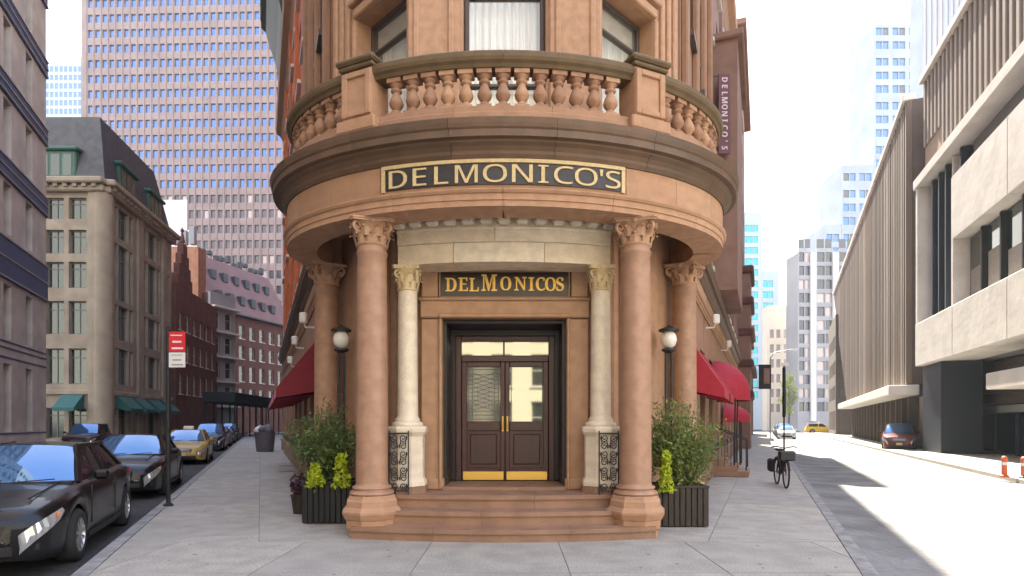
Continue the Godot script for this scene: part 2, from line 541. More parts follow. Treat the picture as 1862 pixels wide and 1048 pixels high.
# ---------------------------------------------------------------- walls with openings
func facade(parent: Node, o: Vector3, u: Vector3, nrm: Vector3, w: float, h: float, cols: Array, rows: Array, t: float, wm: Material, pm: Array, fm: Material, opt := {}) -> void:
	var b := Basis(u, Vector3.UP, nrm)
	var mb := MB.new()
	var x := 0.0
	var put_rect := func(x0: float, x1: float, y0: float, y1: float) -> void:
		if x1 - x0 > 0.001 and y1 - y0 > 0.001:
			mb.box(o + u * (x0 + x1) * 0.5 + Vector3.UP * (y0 + y1) * 0.5 - nrm * t * 0.5, Vector3(x1 - x0, y1 - y0, t), b)
	for c in cols:
		put_rect.call(x, c[0], 0.0, h)
		var y := 0.0
		for r in rows:
			put_rect.call(c[0], c[1], y, r[0])
			y = r[1]
		put_rect.call(c[0], c[1], y, h)
		x = c[1]
	put_rect.call(x, w, 0.0, h)
	obj(mb, opt.get("wall", "wall"), wm, parent)
	var cache := {}
	var rest := MB.new()
	var count := 0
	var limit: int = opt.get("limit", 999)
	var deep: float = opt.get("deep", t * 0.7)
	var fw: float = opt.get("frame", 0.07)
	for r in rows:
		for c in cols:
			var ww: float = c[1] - c[0]
			var hh: float = r[1] - r[0]
			var centre: Vector3 = o + u * (c[0] + c[1]) * 0.5 + Vector3.UP * (r[0] + r[1]) * 0.5 - nrm * deep
			var glassm: Material = pm[rng.randi() % pm.size()]
			if opt.has("pick"):
				glassm = opt.pick.call(c[0] / w, r[0] / h, pm)
			count += 1
			if count > limit:
				rest.quad(centre + b * Vector3(-ww / 2, -hh / 2, 0), centre + b * Vector3(ww / 2, -hh / 2, 0), centre + b * Vector3(ww / 2, hh / 2, 0), centre + b * Vector3(-ww / 2, hh / 2, 0), nrm)
				continue
			var key := "%.2f/%.2f" % [ww, hh]
			if not cache.has(key):
				var pane := MB.new()
				pane.box(Vector3.ZERO, Vector3(ww, hh, 0.03))
				var fr: ArrayMesh = null
				if fm:
					var f := MB.new()
					for s in [-1.0, 1.0]:
						f.box(Vector3(s * (ww - fw) / 2, 0, 0.035), Vector3(fw, hh, 0.09))
						f.box(Vector3(0, s * (hh - fw) / 2, 0.035), Vector3(ww - 2 * fw, fw, 0.09))
					for k in opt.get("mull", 0):
						f.box(Vector3(-ww / 2 + ww * (k + 1) / (opt.mull + 1), 0, 0.03), Vector3(fw * 0.7, hh - 2 * fw, 0.07))
					for q in opt.get("rails", []):
						f.box(Vector3(0, -hh / 2 + hh * q, 0.028), Vector3(ww - 2 * fw, fw * 0.8, 0.06))
					if opt.get("sill", false):
						f.box(Vector3(0, -hh / 2 - 0.06, deep * 0.5 + 0.06), Vector3(ww + 0.2, 0.12, deep + 0.12))
					fr = f.mesh()
				cache[key] = [pane.mesh(), fr]
			var xf := Transform3D(b, centre)
			if fm:
				var wn := put(cache[key][1], "window", fm, parent, xf)
				put(cache[key][0], "pane", glassm, wn)
			else:
				put(cache[key][0], "window", glassm, parent, xf)
	if rest.v.size():
		stuff(obj(rest, "window_field", pm[0], parent))


func spans(first: float, width: float, step: float, n: int) -> Array:
	var out := []
	for i in n:
		out.append([first + i * step, first + i * step + width])
	return out


func letter(ch: String, font: Font, size: float, depth: float, called: String, m: Material, parent: Node, xf: Transform3D) -> void:
	var t := TextMesh.new()
	t.text = ch
	t.font = font
	t.font_size = 64
	t.pixel_size = size / 64.0
	t.depth = depth
	t.curve_step = 1.0
	t.horizontal_alignment = HORIZONTAL_ALIGNMENT_CENTER
	t.vertical_alignment = VERTICAL_ALIGNMENT_CENTER
	put(t, called, m, parent, xf)


func sans(bold := true) -> SystemFont:
	var f := SystemFont.new()
	f.font_names = PackedStringArray(["Droid Sans"])
	f.font_weight = 700 if bold else 400
	return f


func serif(bold := true) -> SystemFont:
	var f := SystemFont.new()
	f.font_names = PackedStringArray(["Droid Serif"])
	f.font_weight = 700 if bold else 400
	return f


# ---------------------------------------------------------------- the corner building
func wall_x(d: float) -> float:      # half width of the wedge at a distance
	return 3.40 + TH * (d - 11.45)


func band_path(far: float) -> Array:   # the line of the frieze: along the left street, round the bow, along the right street
	var p := [Vector2(-wall_x(far), far), Vector2(-3.40, 11.45), Vector2(-3.60, 11.15)]
	for i in range(-18, 19):
		var t := deg_to_rad(i * 5.0)
		p.append(Vector2(3.72 * sin(t), 10.46 - 2.60 * cos(t)))
	p.append_array([Vector2(3.60, 11.15), Vector2(3.40, 11.45), Vector2(wall_x(far), far)])
	return p


func capital_mesh(h: float, r: float, half: float) -> ArrayMesh:
	var mb := MB.new()
	mb.lathe([Vector2(r, 0), Vector2(r * 1.12, h * 0.04), Vector2(r * 1.12, h * 0.1), Vector2(r, h * 0.13), Vector2(r * 1.02, h * 0.5), Vector2(r * 1.18, h * 0.75), Vector2(r * 1.42, h * 0.87), Vector2(0, h * 0.87)], 20, Vector3.ZERO, true)
	for tier in 2:
		for k in 8:
			var a := TAU * (k + 0.5 * tier) / 8
			var dir := Vector3(cos(a), 0, sin(a))
			var side := Vector3(-sin(a), 0, cos(a))
			var y0 := h * (0.1 if tier == 0 else 0.32)
			var hh := h * (0.36 if tier == 0 else 0.40)
			var pr := [[0.0, 0.005, 0.75], [0.45, 0.02, 0.95], [0.8, 0.05, 0.7], [1.0, 0.11, 0.5], [0.92, 0.16, 0.3], [0.78, 0.165, 0.12]]
			var last := []
			for q in pr:
				var c: Vector3 = dir * (r * (1.02 + 0.1 * tier) + q[1] * r * 2.6) + Vector3(0, y0 + hh * q[0], 0)
				var wv: float = r * 0.36 * q[2]
				var now := [c - side * wv, c + dir * r * 0.10, c + side * wv]
				if last.size():
					mb.quad(last[0], last[1], now[1], now[0], dir - side * 0.4)
					mb.quad(last[1], last[2], now[2], now[1], dir + side * 0.4)
				last = now
	for k in 4:
		var a := PI / 4 + k * PI / 2
		var dir := Vector3(cos(a), 0, sin(a))
		var pts := []
		for i in 18:
			var t := float(i) / 17
			var ang := -PI * 0.5 + t * TAU * 1.25
			var rad := lerpf(0.42, 0.10, t) * r
			pts.append(dir * (half * 1.12 - r * 0.2 + cos(ang) * rad) + Vector3(0, h * 0.70 + sin(ang) * rad * 0.9, 0))
		pts.push_front(dir * r * 1.1 + Vector3(0, h * 0.5, 0))
		mb.tube(pts, r * 0.13, 6, r * 0.08)
		var e := k * PI / 2
		mb.lathe([Vector2(0.0, -r * 0.2), Vector2(r * 0.2, -r * 0.1), Vector2(r * 0.22, r * 0.06), Vector2(0, r * 0.18)], 8, Vector3(cos(e), 0, sin(e)) * (half * 0.93) + Vector3(0, h * 0.90, 0), true)
	var poly := PackedVector2Array()
	for k in 4:
		var a := PI / 4 + k * PI / 2
		var c := Vector2(cos(a), sin(a)) * half * 1.36
		var s := Vector2(-sin(a), cos(a)) * half * 0.12
		poly.append(c - s)
		poly.append(c + s)
		for i in [0.25, 0.5, 0.75]:
			var a2: float = a + i * PI / 2
			poly.append(Vector2(cos(a2), sin(a2)) * half * (0.98 if i == 0.5 else 1.07))
	mb.prism(poly, h * 0.87, h * 0.94)
	for i in poly.size():
		poly[i] *= 1.04
	mb.prism(poly, h * 0.942, h)
	return mb.mesh()


func corner_building() -> void:
	var B := thing("corner_building", "wedge-shaped brownstone corner building with a bowed columned porch and balustraded balcony", "building")
	var S := [M.stone, M.stone_b, M.stone_c]
	var path := band_path(36.0)
	var L := path_length(path)
	var s_front := path_length(path.slice(0, 2))
	var run := L - 2 * s_front           # the bow alone
	var bow := cut_path(path, s_front + 0.002, L - s_front - 0.002)
	var left_run := cut_path(path, 0.001, s_front - 0.002)
	var right_run := cut_path(path, L - s_front + 0.002, L - 0.001)
	var bl := path_length(bow)
	# entablature: architrave, frieze, cornice, each of separate stones round the bow
	var arch := [Vector2(-0.47, 4.48), Vector2(0.0, 4.48), Vector2(0.0, 4.555), Vector2(0.018, 4.56), Vector2(0.018, 4.64), Vector2(0.04, 4.65), Vector2(0.06, 4.68), Vector2(0.06, 4.70), Vector2(0.0, 4.725), Vector2(-0.47, 4.725)]
	blocks(bow, arch, even_cuts(bl, 8), 0.005, "architrave_stone", [M.stone, M.stone_c], B)
	var cuts := [0.001]
	var mid := bl / 2
	for v in [-4.6, -3.5, -2.6, -1.72, 1.72, 2.6, 3.5, 4.6]:
		cuts.append(mid + v)
	cuts.append(bl - 0.001)
	blocks(bow, [Vector2(-0.47, 4.727), Vector2(0.0, 4.727), Vector2(0.0, 5.10), Vector2(-0.47, 5.10)], cuts, 0.006, "frieze_stone", S, B)
	var corn := [Vector2(-0.47, 5.102), Vector2(0.02, 5.102), Vector2(0.05, 5.15), Vector2(0.055, 5.19), Vector2(0.09, 5.24), Vector2(0.14, 5.275), Vector2(0.145, 5.30), Vector2(0.215, 5.31), Vector2(0.215, 5.40), Vector2(0.235, 5.42), Vector2(0.25, 5.47), Vector2(0.26, 5.53), Vector2(0.245, 5.545), Vector2(0.12, 5.59), Vector2(0.0, 5.64), Vector2(-0.47, 5.66)]
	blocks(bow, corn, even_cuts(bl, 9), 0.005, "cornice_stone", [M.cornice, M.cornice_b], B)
	for r in [left_run, right_run]:
		blocks(r, arch, even_cuts(path_length(r), 8), 0.006, "architrave_stone", [M.stone_b], B)
		blocks(r, [Vector2(-0.47, 4.727), Vector2(0.0, 4.727), Vector2(0.0, 5.10), Vector2(-0.47, 5.10)], even_cuts(path_length(r), 10), 0.006, "frieze_stone", S, B)
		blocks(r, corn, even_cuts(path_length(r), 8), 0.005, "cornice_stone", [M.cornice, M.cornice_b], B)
	# ceiling of the porch and floor of the balcony
	var mb := MB.new()
	var inner := PackedVector2Array()
	for p in offset_path(bow, -0.45):
		inner.append(Vector2(XC + p.x, p.y))
	mb.prism(inner, 5.03, 5.62)
	obj(mb, "porch_ceiling", M.stone_b, B)
	# balustrade
	var bpath := offset_path(bow, -0.02)
	var bbl := path_length(bpath)
	var bm := bbl / 2
	blocks(bpath, [Vector2(-0.32, 5.662), Vector2(0.0, 5.662), Vector2(0.0, 5.74), Vector2(-0.02, 5.76), Vector2(-0.02, 5.83), Vector2(-0.30, 5.83)], even_cuts(bbl, 9), 0.004, "balustrade_base", [M.baluster_stone, M.stone_b], B)
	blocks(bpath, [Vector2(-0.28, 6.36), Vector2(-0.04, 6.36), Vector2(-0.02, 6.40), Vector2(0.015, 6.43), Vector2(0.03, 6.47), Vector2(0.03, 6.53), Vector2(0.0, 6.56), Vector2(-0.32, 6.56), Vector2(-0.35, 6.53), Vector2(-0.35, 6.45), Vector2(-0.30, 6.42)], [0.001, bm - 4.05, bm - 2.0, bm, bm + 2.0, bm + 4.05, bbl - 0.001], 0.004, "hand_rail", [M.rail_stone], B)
	var bal := MB.new()
	bal.box(Vector3(0, 0.025, 0), Vector3(0.20, 0.05, 0.19))
	bal.lathe([Vector2(0.087, 0.05), Vector2(0.092, 0.07), Vector2(0.068, 0.09), Vector2(0.044, 0.115), Vector2(0.060, 0.135), Vector2(0.094, 0.18), Vector2(0.102, 0.215), Vector2(0.087, 0.26), Vector2(0.058, 0.32), Vector2(0.048, 0.355), Vector2(0.077, 0.375), Vector2(0.077, 0.395), Vector2(0.052, 0.41), Vector2(0.060, 0.43), Vector2(0.087, 0.455), Vector2(0.089, 0.47)], 14, Vector3.ZERO, true)
	bal.box(Vector3(0, 0.5, 0), Vector3(0.205, 0.06, 0.195))
	var bmesh := bal.mesh()
	var cen := offset_path(bpath, -0.16)
	var cl := path_length(cen)
	var spots := []
	for i in 13:
		spots.append(cl / 2 + (i - 6) * 0.252)
	for s in [-1.0, 1.0]:
		for i in 12:
			spots.append(cl / 2 + s * (2.46 + i * 0.262))
	for s in spots:
		var q := at_path(cen, s)
		put(bmesh, "baluster", M.baluster_stone if rng.randf() < 0.7 else M.stone_c, B, Transform3D(Basis(Vector3.UP, atan2(q[1].x, -q[1].y)), P(XC + q[0].x, q[0].y, 5.83)))
	for s in [-1.0, 1.0]:
		var q := at_path(cen, cl / 2 + s * 2.02)
		var pier := MB.new()
		pier.bbox(Vector3(0, 0.07, 0), Vector3(0.66, 0.18, 0.50), 0.02)
		pier.bbox(Vector3(0, 0.5, 0), Vector3(0.50, 0.70, 0.40), 0.012)
		for k in [-1.0, 1.0]:
			pier.bbox(Vector3(k * 0.20, 0.51, 0.215), Vector3(0.09, 0.62, 0.035), 0.01)
			pier.bbox(Vector3(0, 0.51 + k * 0.27, 0.215), Vector3(0.31, 0.08, 0.034), 0.01)
		var pn := obj(pier, "balcony_pier", M.stone, B, Transform3D(Basis(Vector3.UP, atan2(q[1].x, -q[1].y)), P(XC + q[0].x, q[0].y, 5.67)))
		var cap := MB.new()
		cap.bbox(Vector3(0, 0.885, 0), Vector3(0.58, 0.06, 0.48), 0.015)
		cap.bbox(Vector3(0, 0.96, 0), Vector3(0.66, 0.088, 0.56), 0.03)
		obj(cap, "pier_cap", M.rail_stone, pn)
	# porch columns
	var capm := capital_mesh(0.36, 0.205, 0.29)
	var oct := MB.new()
	oct.lathe([Vector2(0.345, 0.0), Vector2(0.345, 0.10), Vector2(0.375, 0.12), Vector2(0.385, 0.24), Vector2(0.40, 0.25), Vector2(0.44, 0.33), Vector2(0.44, 0.36), Vector2(0.38, 0.42), Vector2(0.375, 0.50), Vector2(0.35, 0.53), Vector2(0.34, 0.575), Vector2(0, 0.575)], 8, Vector3.ZERO, false, PI / 8, true)
	var bs := MB.new()
	bs.lathe([Vector2(0.30, 0.575), Vector2(0.318, 0.60), Vector2(0.30, 0.635), Vector2(0.265, 0.645), Vector2(0.262, 0.66), Vector2(0.28, 0.675), Vector2(0.272, 0.70), Vector2(0.236, 0.71), Vector2(0.227, 0.74)], 28, Vector3.ZERO, true)
	var sh := MB.new()
	var prof := []
	for i in 13:
		var t := i / 12.0
		prof.append(Vector2(0.227 - 0.020 * pow(t, 1.7), 0.74 + t * 3.26))
	prof.append_array([Vector2(0.222, 4.02), Vector2(0.222, 4.05), Vector2(0.205, 4.07), Vector2(0.205, 4.13)])
	sh.lathe(prof, 32, Vector3.ZERO, true)
	var octm := oct.mesh()
	var bsm := bs.mesh()
	var shm := sh.mesh()
	for c in [[-1.90, 8.56], [1.90, 8.56], [-3.28, 10.90], [3.28, 10.90]]:
		var col := Node3D.new()
		col.name = "column"
		B.add_child(col, true)
		col.position = P(XC + c[0], c[1], 0)
		col.rotation.y = -atan2(c[0], 16.0 - c[1])
		put(octm, "plinth", M.stone, col)
		put(bsm, "base", M.granite, col)
		put(shm, "shaft", M.granite, col)
		put(capm, "capital", M.stone_c, col, Transform3D(Basis(), Vector3(0, 4.12, 0)))
	# steps and landing
	for st in [[7.93, 0.062, 2.12, 0.0, 0.17, [-2.12, -0.95, 0.9, 2.12]], [8.25, 0.060, 1.75, 0.0, 0.36, [-1.75, -0.3, 1.75]], [8.60, 0.05, 1.62, 0.0, 0.55, [-1.62, 0.45, 1.62]]]:
		for i in st[5].size() - 1:
			var x0: float = st[5][i] + 0.002
			var x1: float = st[5][i + 1] - 0.002
			var body := PackedVector2Array()
			var nose := PackedVector2Array()
			for k in 9:
				var x := lerpf(x0, x1, k / 8.0)
				body.append(Vector2(XC + x, st[0] + st[1] * x * x + 0.03))
				nose.append(Vector2(XC + x, st[0] + st[1] * x * x))
			body.append_array([Vector2(XC + x1, st[0] + 0.75), Vector2(XC + x0, st[0] + 0.75)])
			nose.append_array([Vector2(XC + x1, st[0] + 0.75), Vector2(XC + x0, st[0] + 0.75)])
			var sm := MB.new()
			sm.prism(body, st[4] - 0.19, st[4] - 0.062)
			sm.prism(nose, st[4] - 0.06, st[4])
			obj(sm, "step_stone", M.step_stone, B)
	mb = MB.new()
	mb.prism(PackedVector2Array([Vector2(XC - 1.7, 9.36), Vector2(XC - 3.2, 11.4), Vector2(XC + 3.2, 11.4), Vector2(XC + 1.7, 9.36)]), 0, 0.546)
	mb.prism(PackedVector2Array([Vector2(XC - 1.9, 8.75), Vector2(XC - 3.25, 11.2), Vector2(XC - 1.5, 11.2), Vector2(XC - 1.5, 9.0)]), 0, 0.48)
	mb.prism(PackedVector2Array([Vector2(XC + 1.9, 8.75), Vector2(XC + 3.25, 11.2), Vector2(XC + 1.5, 11.2), Vector2(XC + 1.5, 9.0)]), 0, 0.48)
	obj(mb, "porch_floor", M.step_stone, B)
	# wall behind the porch, in two halves and a head over the door
	for s in [-1.0, 1.0]:
		var w := MB.new()
		var poly := PackedVector2Array()
		for p in [[0.985, 9.48], [1.74, 9.42], [2.12, 9.85], [3.30, 11.42], [3.2, 12.6], [0.985, 12.6]]:
			poly.append(Vector2(XC + s * p[0], p[1]))
		w.prism(poly, 0.3, 5.02)
		obj(w, "porch_wall", M.stone_b, B)
		# pilaster strips and the moulded jamb
		var j := MB.new()
		j.bbox(P(XC + s * 1.155, 9.44, 1.90), Vector3(0.33, 2.70, 0.16), 0.02)
		j.bbox(P(XC + s * 1.005, 9.42, 1.90), Vector3(0.05, 2.70, 0.24), 0.015)
		j.bbox(P(XC + s * 1.155, 9.43, 0.64), Vector3(0.40, 0.18, 0.22), 0.02)
		obj(j, "door_jamb", M.panel_stone, B)
		var q := MB.new()
		q.bbox(P(XC + s * 1.53, 9.40, 2.4), Vector3(0.30, 4.0, 0.10), 0.02)
		obj(q, "pilaster", M.panel_stone, B)
		var blk := MB.new()
		blk.beam(P(XC + s * 1.86, 9.50, 2.5), P(XC + s * 2.06, 9.74, 2.5), 0.06, 4.0)
		blk.beam(P(XC + s * 2.35, 10.10, 2.5), P(XC + s * 2.65, 10.50, 2.5), 0.08, 4.2)
		obj(blk, "wall_strip", M.stone, B)
	var head := MB.new()
	head.box(P(XC, 9.99, 4.14), Vector3(1.97, 1.76, 1.0))
	obj(head, "door_head", M.panel_stone, B)
	var lint := MB.new()
	lint.bbox(P(XC, 9.43, 3.40), Vector3(2.66, 0.28, 0.20), 0.02)
	lint.bbox(P(XC, 9.39, 3.29), Vector3(2.06, 0.07, 0.22), 0.015)
	lint.bbox(P(XC, 9.40, 3.55), Vector3(2.70, 0.05, 0.22), 0.015)
	obj(lint, "lintel", M.panel_stone, B)
	var tp := MB.new()
	tp.bbox(P(XC, 9.42, 4.08), Vector3(2.66, 0.14, 0.20), 0.02)
	for s in [-1.0, 1.0]:
		tp.bbox(P(XC + s * 1.18, 9.42, 3.79), Vector3(0.26, 0.43, 0.16), 0.02)
	obj(tp, "sign_surround", M.panel_stone, B)
	# marble inner order
	var whole := []
	for i in range(-8, 9):
		var x := i * 0.2
		whole.append(Vector2(x, 8.70 + 0.09 * x * x))
	var wl := path_length(whole)
	blocks(whole, [Vector2(-0.5, 3.97), Vector2(0.0, 3.97), Vector2(0.0, 4.255), Vector2(-0.5, 4.255)], [0.001, wl * 0.27, wl * 0.685, wl - 0.001], 0.007, "marble_block", [M.marble, M.marble_b], B)
	blocks(whole, [Vector2(-0.5, 4.263), Vector2(0.0, 4.263), Vector2(0.02, 4.28), Vector2(0.02, 4.43), Vector2(0.04, 4.44), Vector2(0.05, 4.47), Vector2(-0.5, 4.47)], [0.001, wl * 0.46, wl - 0.001], 0.006, "marble_block", [M.marble, M.marble_b], B)
	blocks(whole, [Vector2(-0.5, 4.472), Vector2(0.03, 4.472), Vector2(0.03, 4.80), Vector2(-0.5, 4.80)], [0.001, wl * 0.5, wl - 0.001], 0.004, "marble_block", [M.marble_b], B)
	for i in 13:
		var q := at_path(whole, wl * 0.5 + (i - 6) * 0.262)
		var d := MB.new()
		d.bbox(Vector3(0, 0, 0.05), Vector3(0.19, 0.15, 0.15), 0.035)
		obj(d, "dentil", M.marble, B, Transform3D(Basis(Vector3.UP, atan2(q[1].x, -q[1].y)), P(XC + q[0].x, q[0].y - 0.04, 4.565)))
	var wcap := capital_mesh(0.37, 0.145, 0.19)
	var wsh := MB.new()
	prof = [Vector2(0.235, 1.56), Vector2(0.24, 1.585), Vector2(0.225, 1.61), Vector2(0.185, 1.63), Vector2(0.19, 1.66), Vector2(0.165, 1.69)]
	for i in 9:
		prof.append(Vector2(0.156 - 0.012 * i / 8.0, 1.72 + i * 0.235))
	wsh.lathe(prof, 24, Vector3.ZERO, true)
	var ped := MB.new()
	ped.lathe([Vector2(0.30, 0.66), Vector2(0.30, 0.72), Vector2(0.27, 0.77), Vector2(0.262, 0.80), Vector2(0.262, 1.40), Vector2(0.275, 1.42), Vector2(0.31, 1.47), Vector2(0.315, 1.52), Vector2(0.29, 1.555), Vector2(0, 1.56)], 8, Vector3.ZERO, false, PI / 8, true)
	var pbase := MB.new()
	pbase.lathe([Vector2(0.315, 0.48), Vector2(0.315, 0.655), Vector2(0.0, 0.66)], 8, Vector3.ZERO, false, PI / 8, true)
	for s in [-1.0, 1.0]:
		var col := Node3D.new()
		col.name = "marble_column"
		B.add_child(col, true)
		col.position = P(XC + s * 1.47, 9.05, 0)
		obj(pbase, "plinth", M.step_stone, col)
		obj(ped, "pedestal", M.marble, col)
		obj(wsh, "shaft", M.marble, col)
		put(wcap, "capital", M.marble_cap, col, Transform3D(Basis(), Vector3(0, 3.597, 0)))
	entrance(B)
	upper_front(B)
	street_sides(B)


func entrance(B: Node3D) -> void:
	var mb := MB.new()
	mb.bbox(P(XC, 9.72, 0.575), Vector3(1.94, 0.06, 1.0), 0.01)
	obj(mb, "threshold", M.step_stone, B)
	var lining := MB.new()
	for s in [-1.0, 1.0]:
		lining.box(P(XC + s * 0.955, 9.90, 1.93), Vector3(0.055, 2.64, 0.78))
		lining.box(P(XC + s * 0.90, 10.24, 1.93), Vector3(0.10, 2.60, 0.10))
		for y in [[0.75, 1.5], [1.6, 2.9]]:
			lining.bbox(P(XC + s * 0.925, 9.86, (y[0] + y[1]) / 2), Vector3(0.025, y[1] - y[0], 0.5), 0.01)
	lining.box(P(XC, 9.90, 3.225), Vector3(1.85, 0.05, 0.78))
	lining.box(P(XC, 10.24, 3.155), Vector3(1.70, 0.10, 0.10))
	obj(lining, "door_lining", M.wood_dark, B)
	var fr := MB.new()
	for s in [-1.0, 1.0]:
		fr.bbox(P(XC + s * 0.80, 10.26, 1.85), Vector3(0.10, 2.50, 0.09), 0.01)
	fr.bbox(P(XC, 10.26, 3.055), Vector3(1.50, 0.09, 0.09), 0.01)
	fr.bbox(P(XC, 10.255, 2.71), Vector3(1.50, 0.11, 0.10), 0.012)
	var frame := obj(fr, "door_frame", M.wood, B)
	var tr := MB.new()
	tr.box(P(XC, 10.28, 2.89), Vector3(1.50, 0.25, 0.02))
	obj(tr, "transom_pane", M.glass_door, frame)
	var num := MB.new()
	num.box(P(XC - 0.02, 10.268, 2.89), Vector3(0.03, 0.25, 0.02))
	obj(num, "transom_bar", M.wood, frame)
	for s in [-1.0, 1.0]:
		var leaf := MB.new()
		leaf.bbox(Vector3(-s * 0.335, 1.03, 0), Vector3(0.075, 2.04, 0.06), 0.008)
		leaf.bbox(Vector3(s * 0.325, 1.03, 0), Vector3(0.09, 2.04, 0.06), 0.008)
		for y in [[0.0, 0.22, 0], [0.86, 1.02, 0], [1.96, 2.05, 0]]:
			leaf.bbox(Vector3(-0.005 * s, (y[0] + y[1]) / 2, 0), Vector3(0.575, y[1] - y[0], 0.058), 0.008)
		leaf.box(Vector3(0, 0.55, -0.015), Vector3(0.60, 0.68, 0.02))
		var ln := obj(leaf, "door_leaf", M.wood, B, Transform3D(Basis(), P(XC + s * 0.375, 10.27, 0.61)))
		var pn := MB.new()
		pn.bbox(Vector3(0, 0.54, 0.012), Vector3(0.46, 0.52, 0.03), 0.025)
		obj(pn, "door_panel", M.wood_panel, ln)
		var gl := MB.new()
		gl.box(Vector3(0, 1.49, -0.01), Vector3(0.60, 0.96, 0.015))
		obj(gl, "door_glass", M.glass_lead if s < 0 else M.glass_door, ln)
		var kp := MB.new()
		kp.bbox(Vector3(0, 0.085, 0.034), Vector3(0.70, 0.15, 0.012), 0.004)
		obj(kp, "kick_plate", M.brass, ln)
		var cames := MB.new()
		if s < 0:
			for x in [-0.26, -0.19, 0.19, 0.26]:
				cames.box(Vector3(x, 1.49, 0.004), Vector3(0.010, 0.92, 0.01))
			for y in [1.06, 1.13, 1.20, 1.83, 1.92]:
				cames.box(Vector3(0, y, 0.005), Vector3(0.56, 0.010, 0.01))
			for k in 9:
				for e in [-1.0, 1.0]:
					cames.box(Vector3(e * 0.225, 1.24 + k * 0.07, 0.005), Vector3(0.07, 0.008, 0.01))
			for k in 8:
				for e in [-1.0, 1.0]:
					var y := 1.27 + k * 0.075
					cames.beam(Vector3(-0.19 * e, y - 0.06, 0.006), Vector3(0.19 * e, y + 0.06, 0.006), 0.008, 0.008)
			var mid := MB.new()
			mid.bbox(Vector3(0, 1.51, 0.0), Vector3(0.20, 0.52, 0.008), 0.003)
			obj(mid, "stained_panel", M.glass_dark, ln)
			obj(cames, "lead_came", M.lead, ln)
		else:
			for k in 2:
				cames.box(Vector3(-0.27 + k * 0.54, 1.49, 0.004), Vector3(0.012, 0.92, 0.012))
			obj(cames, "glazing_bead", M.wood_dark, ln)
		var hd := MB.new()
		hd.tube([Vector3(-s * 0.335, 0.88, 0.03), Vector3(-s * 0.335, 0.89, 0.06), Vector3(-s * 0.335, 0.98, 0.07), Vector3(-s * 0.335, 1.07, 0.06), Vector3(-s * 0.335, 1.08, 0.03)], 0.009, 8)
		hd.bbox(Vector3(-s * 0.335, 0.98, 0.034), Vector3(0.032, 0.26, 0.01), 0.003)
		obj(hd, "handle", M.brass, ln)


func upper_front(B: Node3D) -> void:
	# middle face: two panelled piers beside the tall curtained window
	for s in [-1.0, 1.0]:
		var p := MB.new()
		p.bbox(P(XC + s * 1.10, 9.50, 10.3), Vector3(0.80, 9.4, 0.6), 0.02)
		p.bbox(P(XC + s * 0.70, 9.52, 10.3), Vector3(0.10, 9.4, 0.5), 0.02)
		var pn := obj(p, "window_pier", M.stone_c, B)
		var f := MB.new()
		for k in [-1.0, 1.0]:
			f.bbox(P(XC + s * 1.10 + k * 0.27, 9.19, 10.3), Vector3(0.09, 9.2, 0.05), 0.02)
		f.bbox(P(XC + s * 1.10, 9.195, 5.98), Vector3(0.45, 0.24, 0.05), 0.02)
		obj(f, "raised_moulding", M.stone_c, pn)
	var hd := MB.new()
	hd.box(P(XC, 9.55, 12.4), Vector3(1.4, 5.0, 0.5))
	obj(hd, "wall_head", M.stone, B)
	window_unit(B, Transform3D(Basis(), P(XC, 9.60, 5.66)), 1.28, 4.2, [1.36, 2.78])
	# canted faces
	for s in [-1.0, 1.0]:
		var u := Vector3(s * 0.722, 0, -0.692)
		var n := Vector3(s * 0.692, 0, 0.722)
		var o := P(XC + s * 1.52, 9.33, 5.6)
		var b := Basis(u, Vector3.UP, n)
		var w := MB.new()
		var rect := func(x0: float, x1: float, y0: float, y1: float, t: float) -> void:
			w.box(o + u * (x0 + x1) / 2 + Vector3.UP * (y0 + y1) / 2 - n * t / 2, Vector3(x1 - x0, y1 - y0, t), b)
		rect.call(-0.1, 0.03, 0.0, 9.4, 0.55)
		rect.call(1.43, 2.28, 0.0, 9.4, 0.55)
		rect.call(0.03, 1.43, 0.0, 0.30, 0.55)
		rect.call(0.03, 1.43, 3.0, 9.4, 0.55)
		obj(w, "canted_wall", M.stone, B)
		var tr := MB.new()
		tr.bbox(o + u * 1.49 + Vector3.UP * 1.7 + n * 0.03, Vector3(0.10, 2.6, 0.09), 0.02, b)
		tr.bbox(o + u * 0.76 + Vector3.UP * 3.09 + n * 0.035, Vector3(1.42, 0.16, 0.11), 0.02, b)
		tr.bbox(o + u * 0.76 + Vector3.UP * 3.26 + n * 0.06, Vector3(1.60, 0.10, 0.18), 0.02, b)
		for k in 3:
			tr.bbox(o + u * (1.70 + k * 0.20) + Vector3.UP * 4.7 + n * 0.03, Vector3(0.12, 9.2, 0.08), 0.02, b)
		obj(tr, "window_surround", M.stone_c, B)
		window_unit(B, Transform3D(b, o + u * 0.73 - n * 0.34 + Vector3.UP * 0.30), 1.4, 2.70, [2.2])


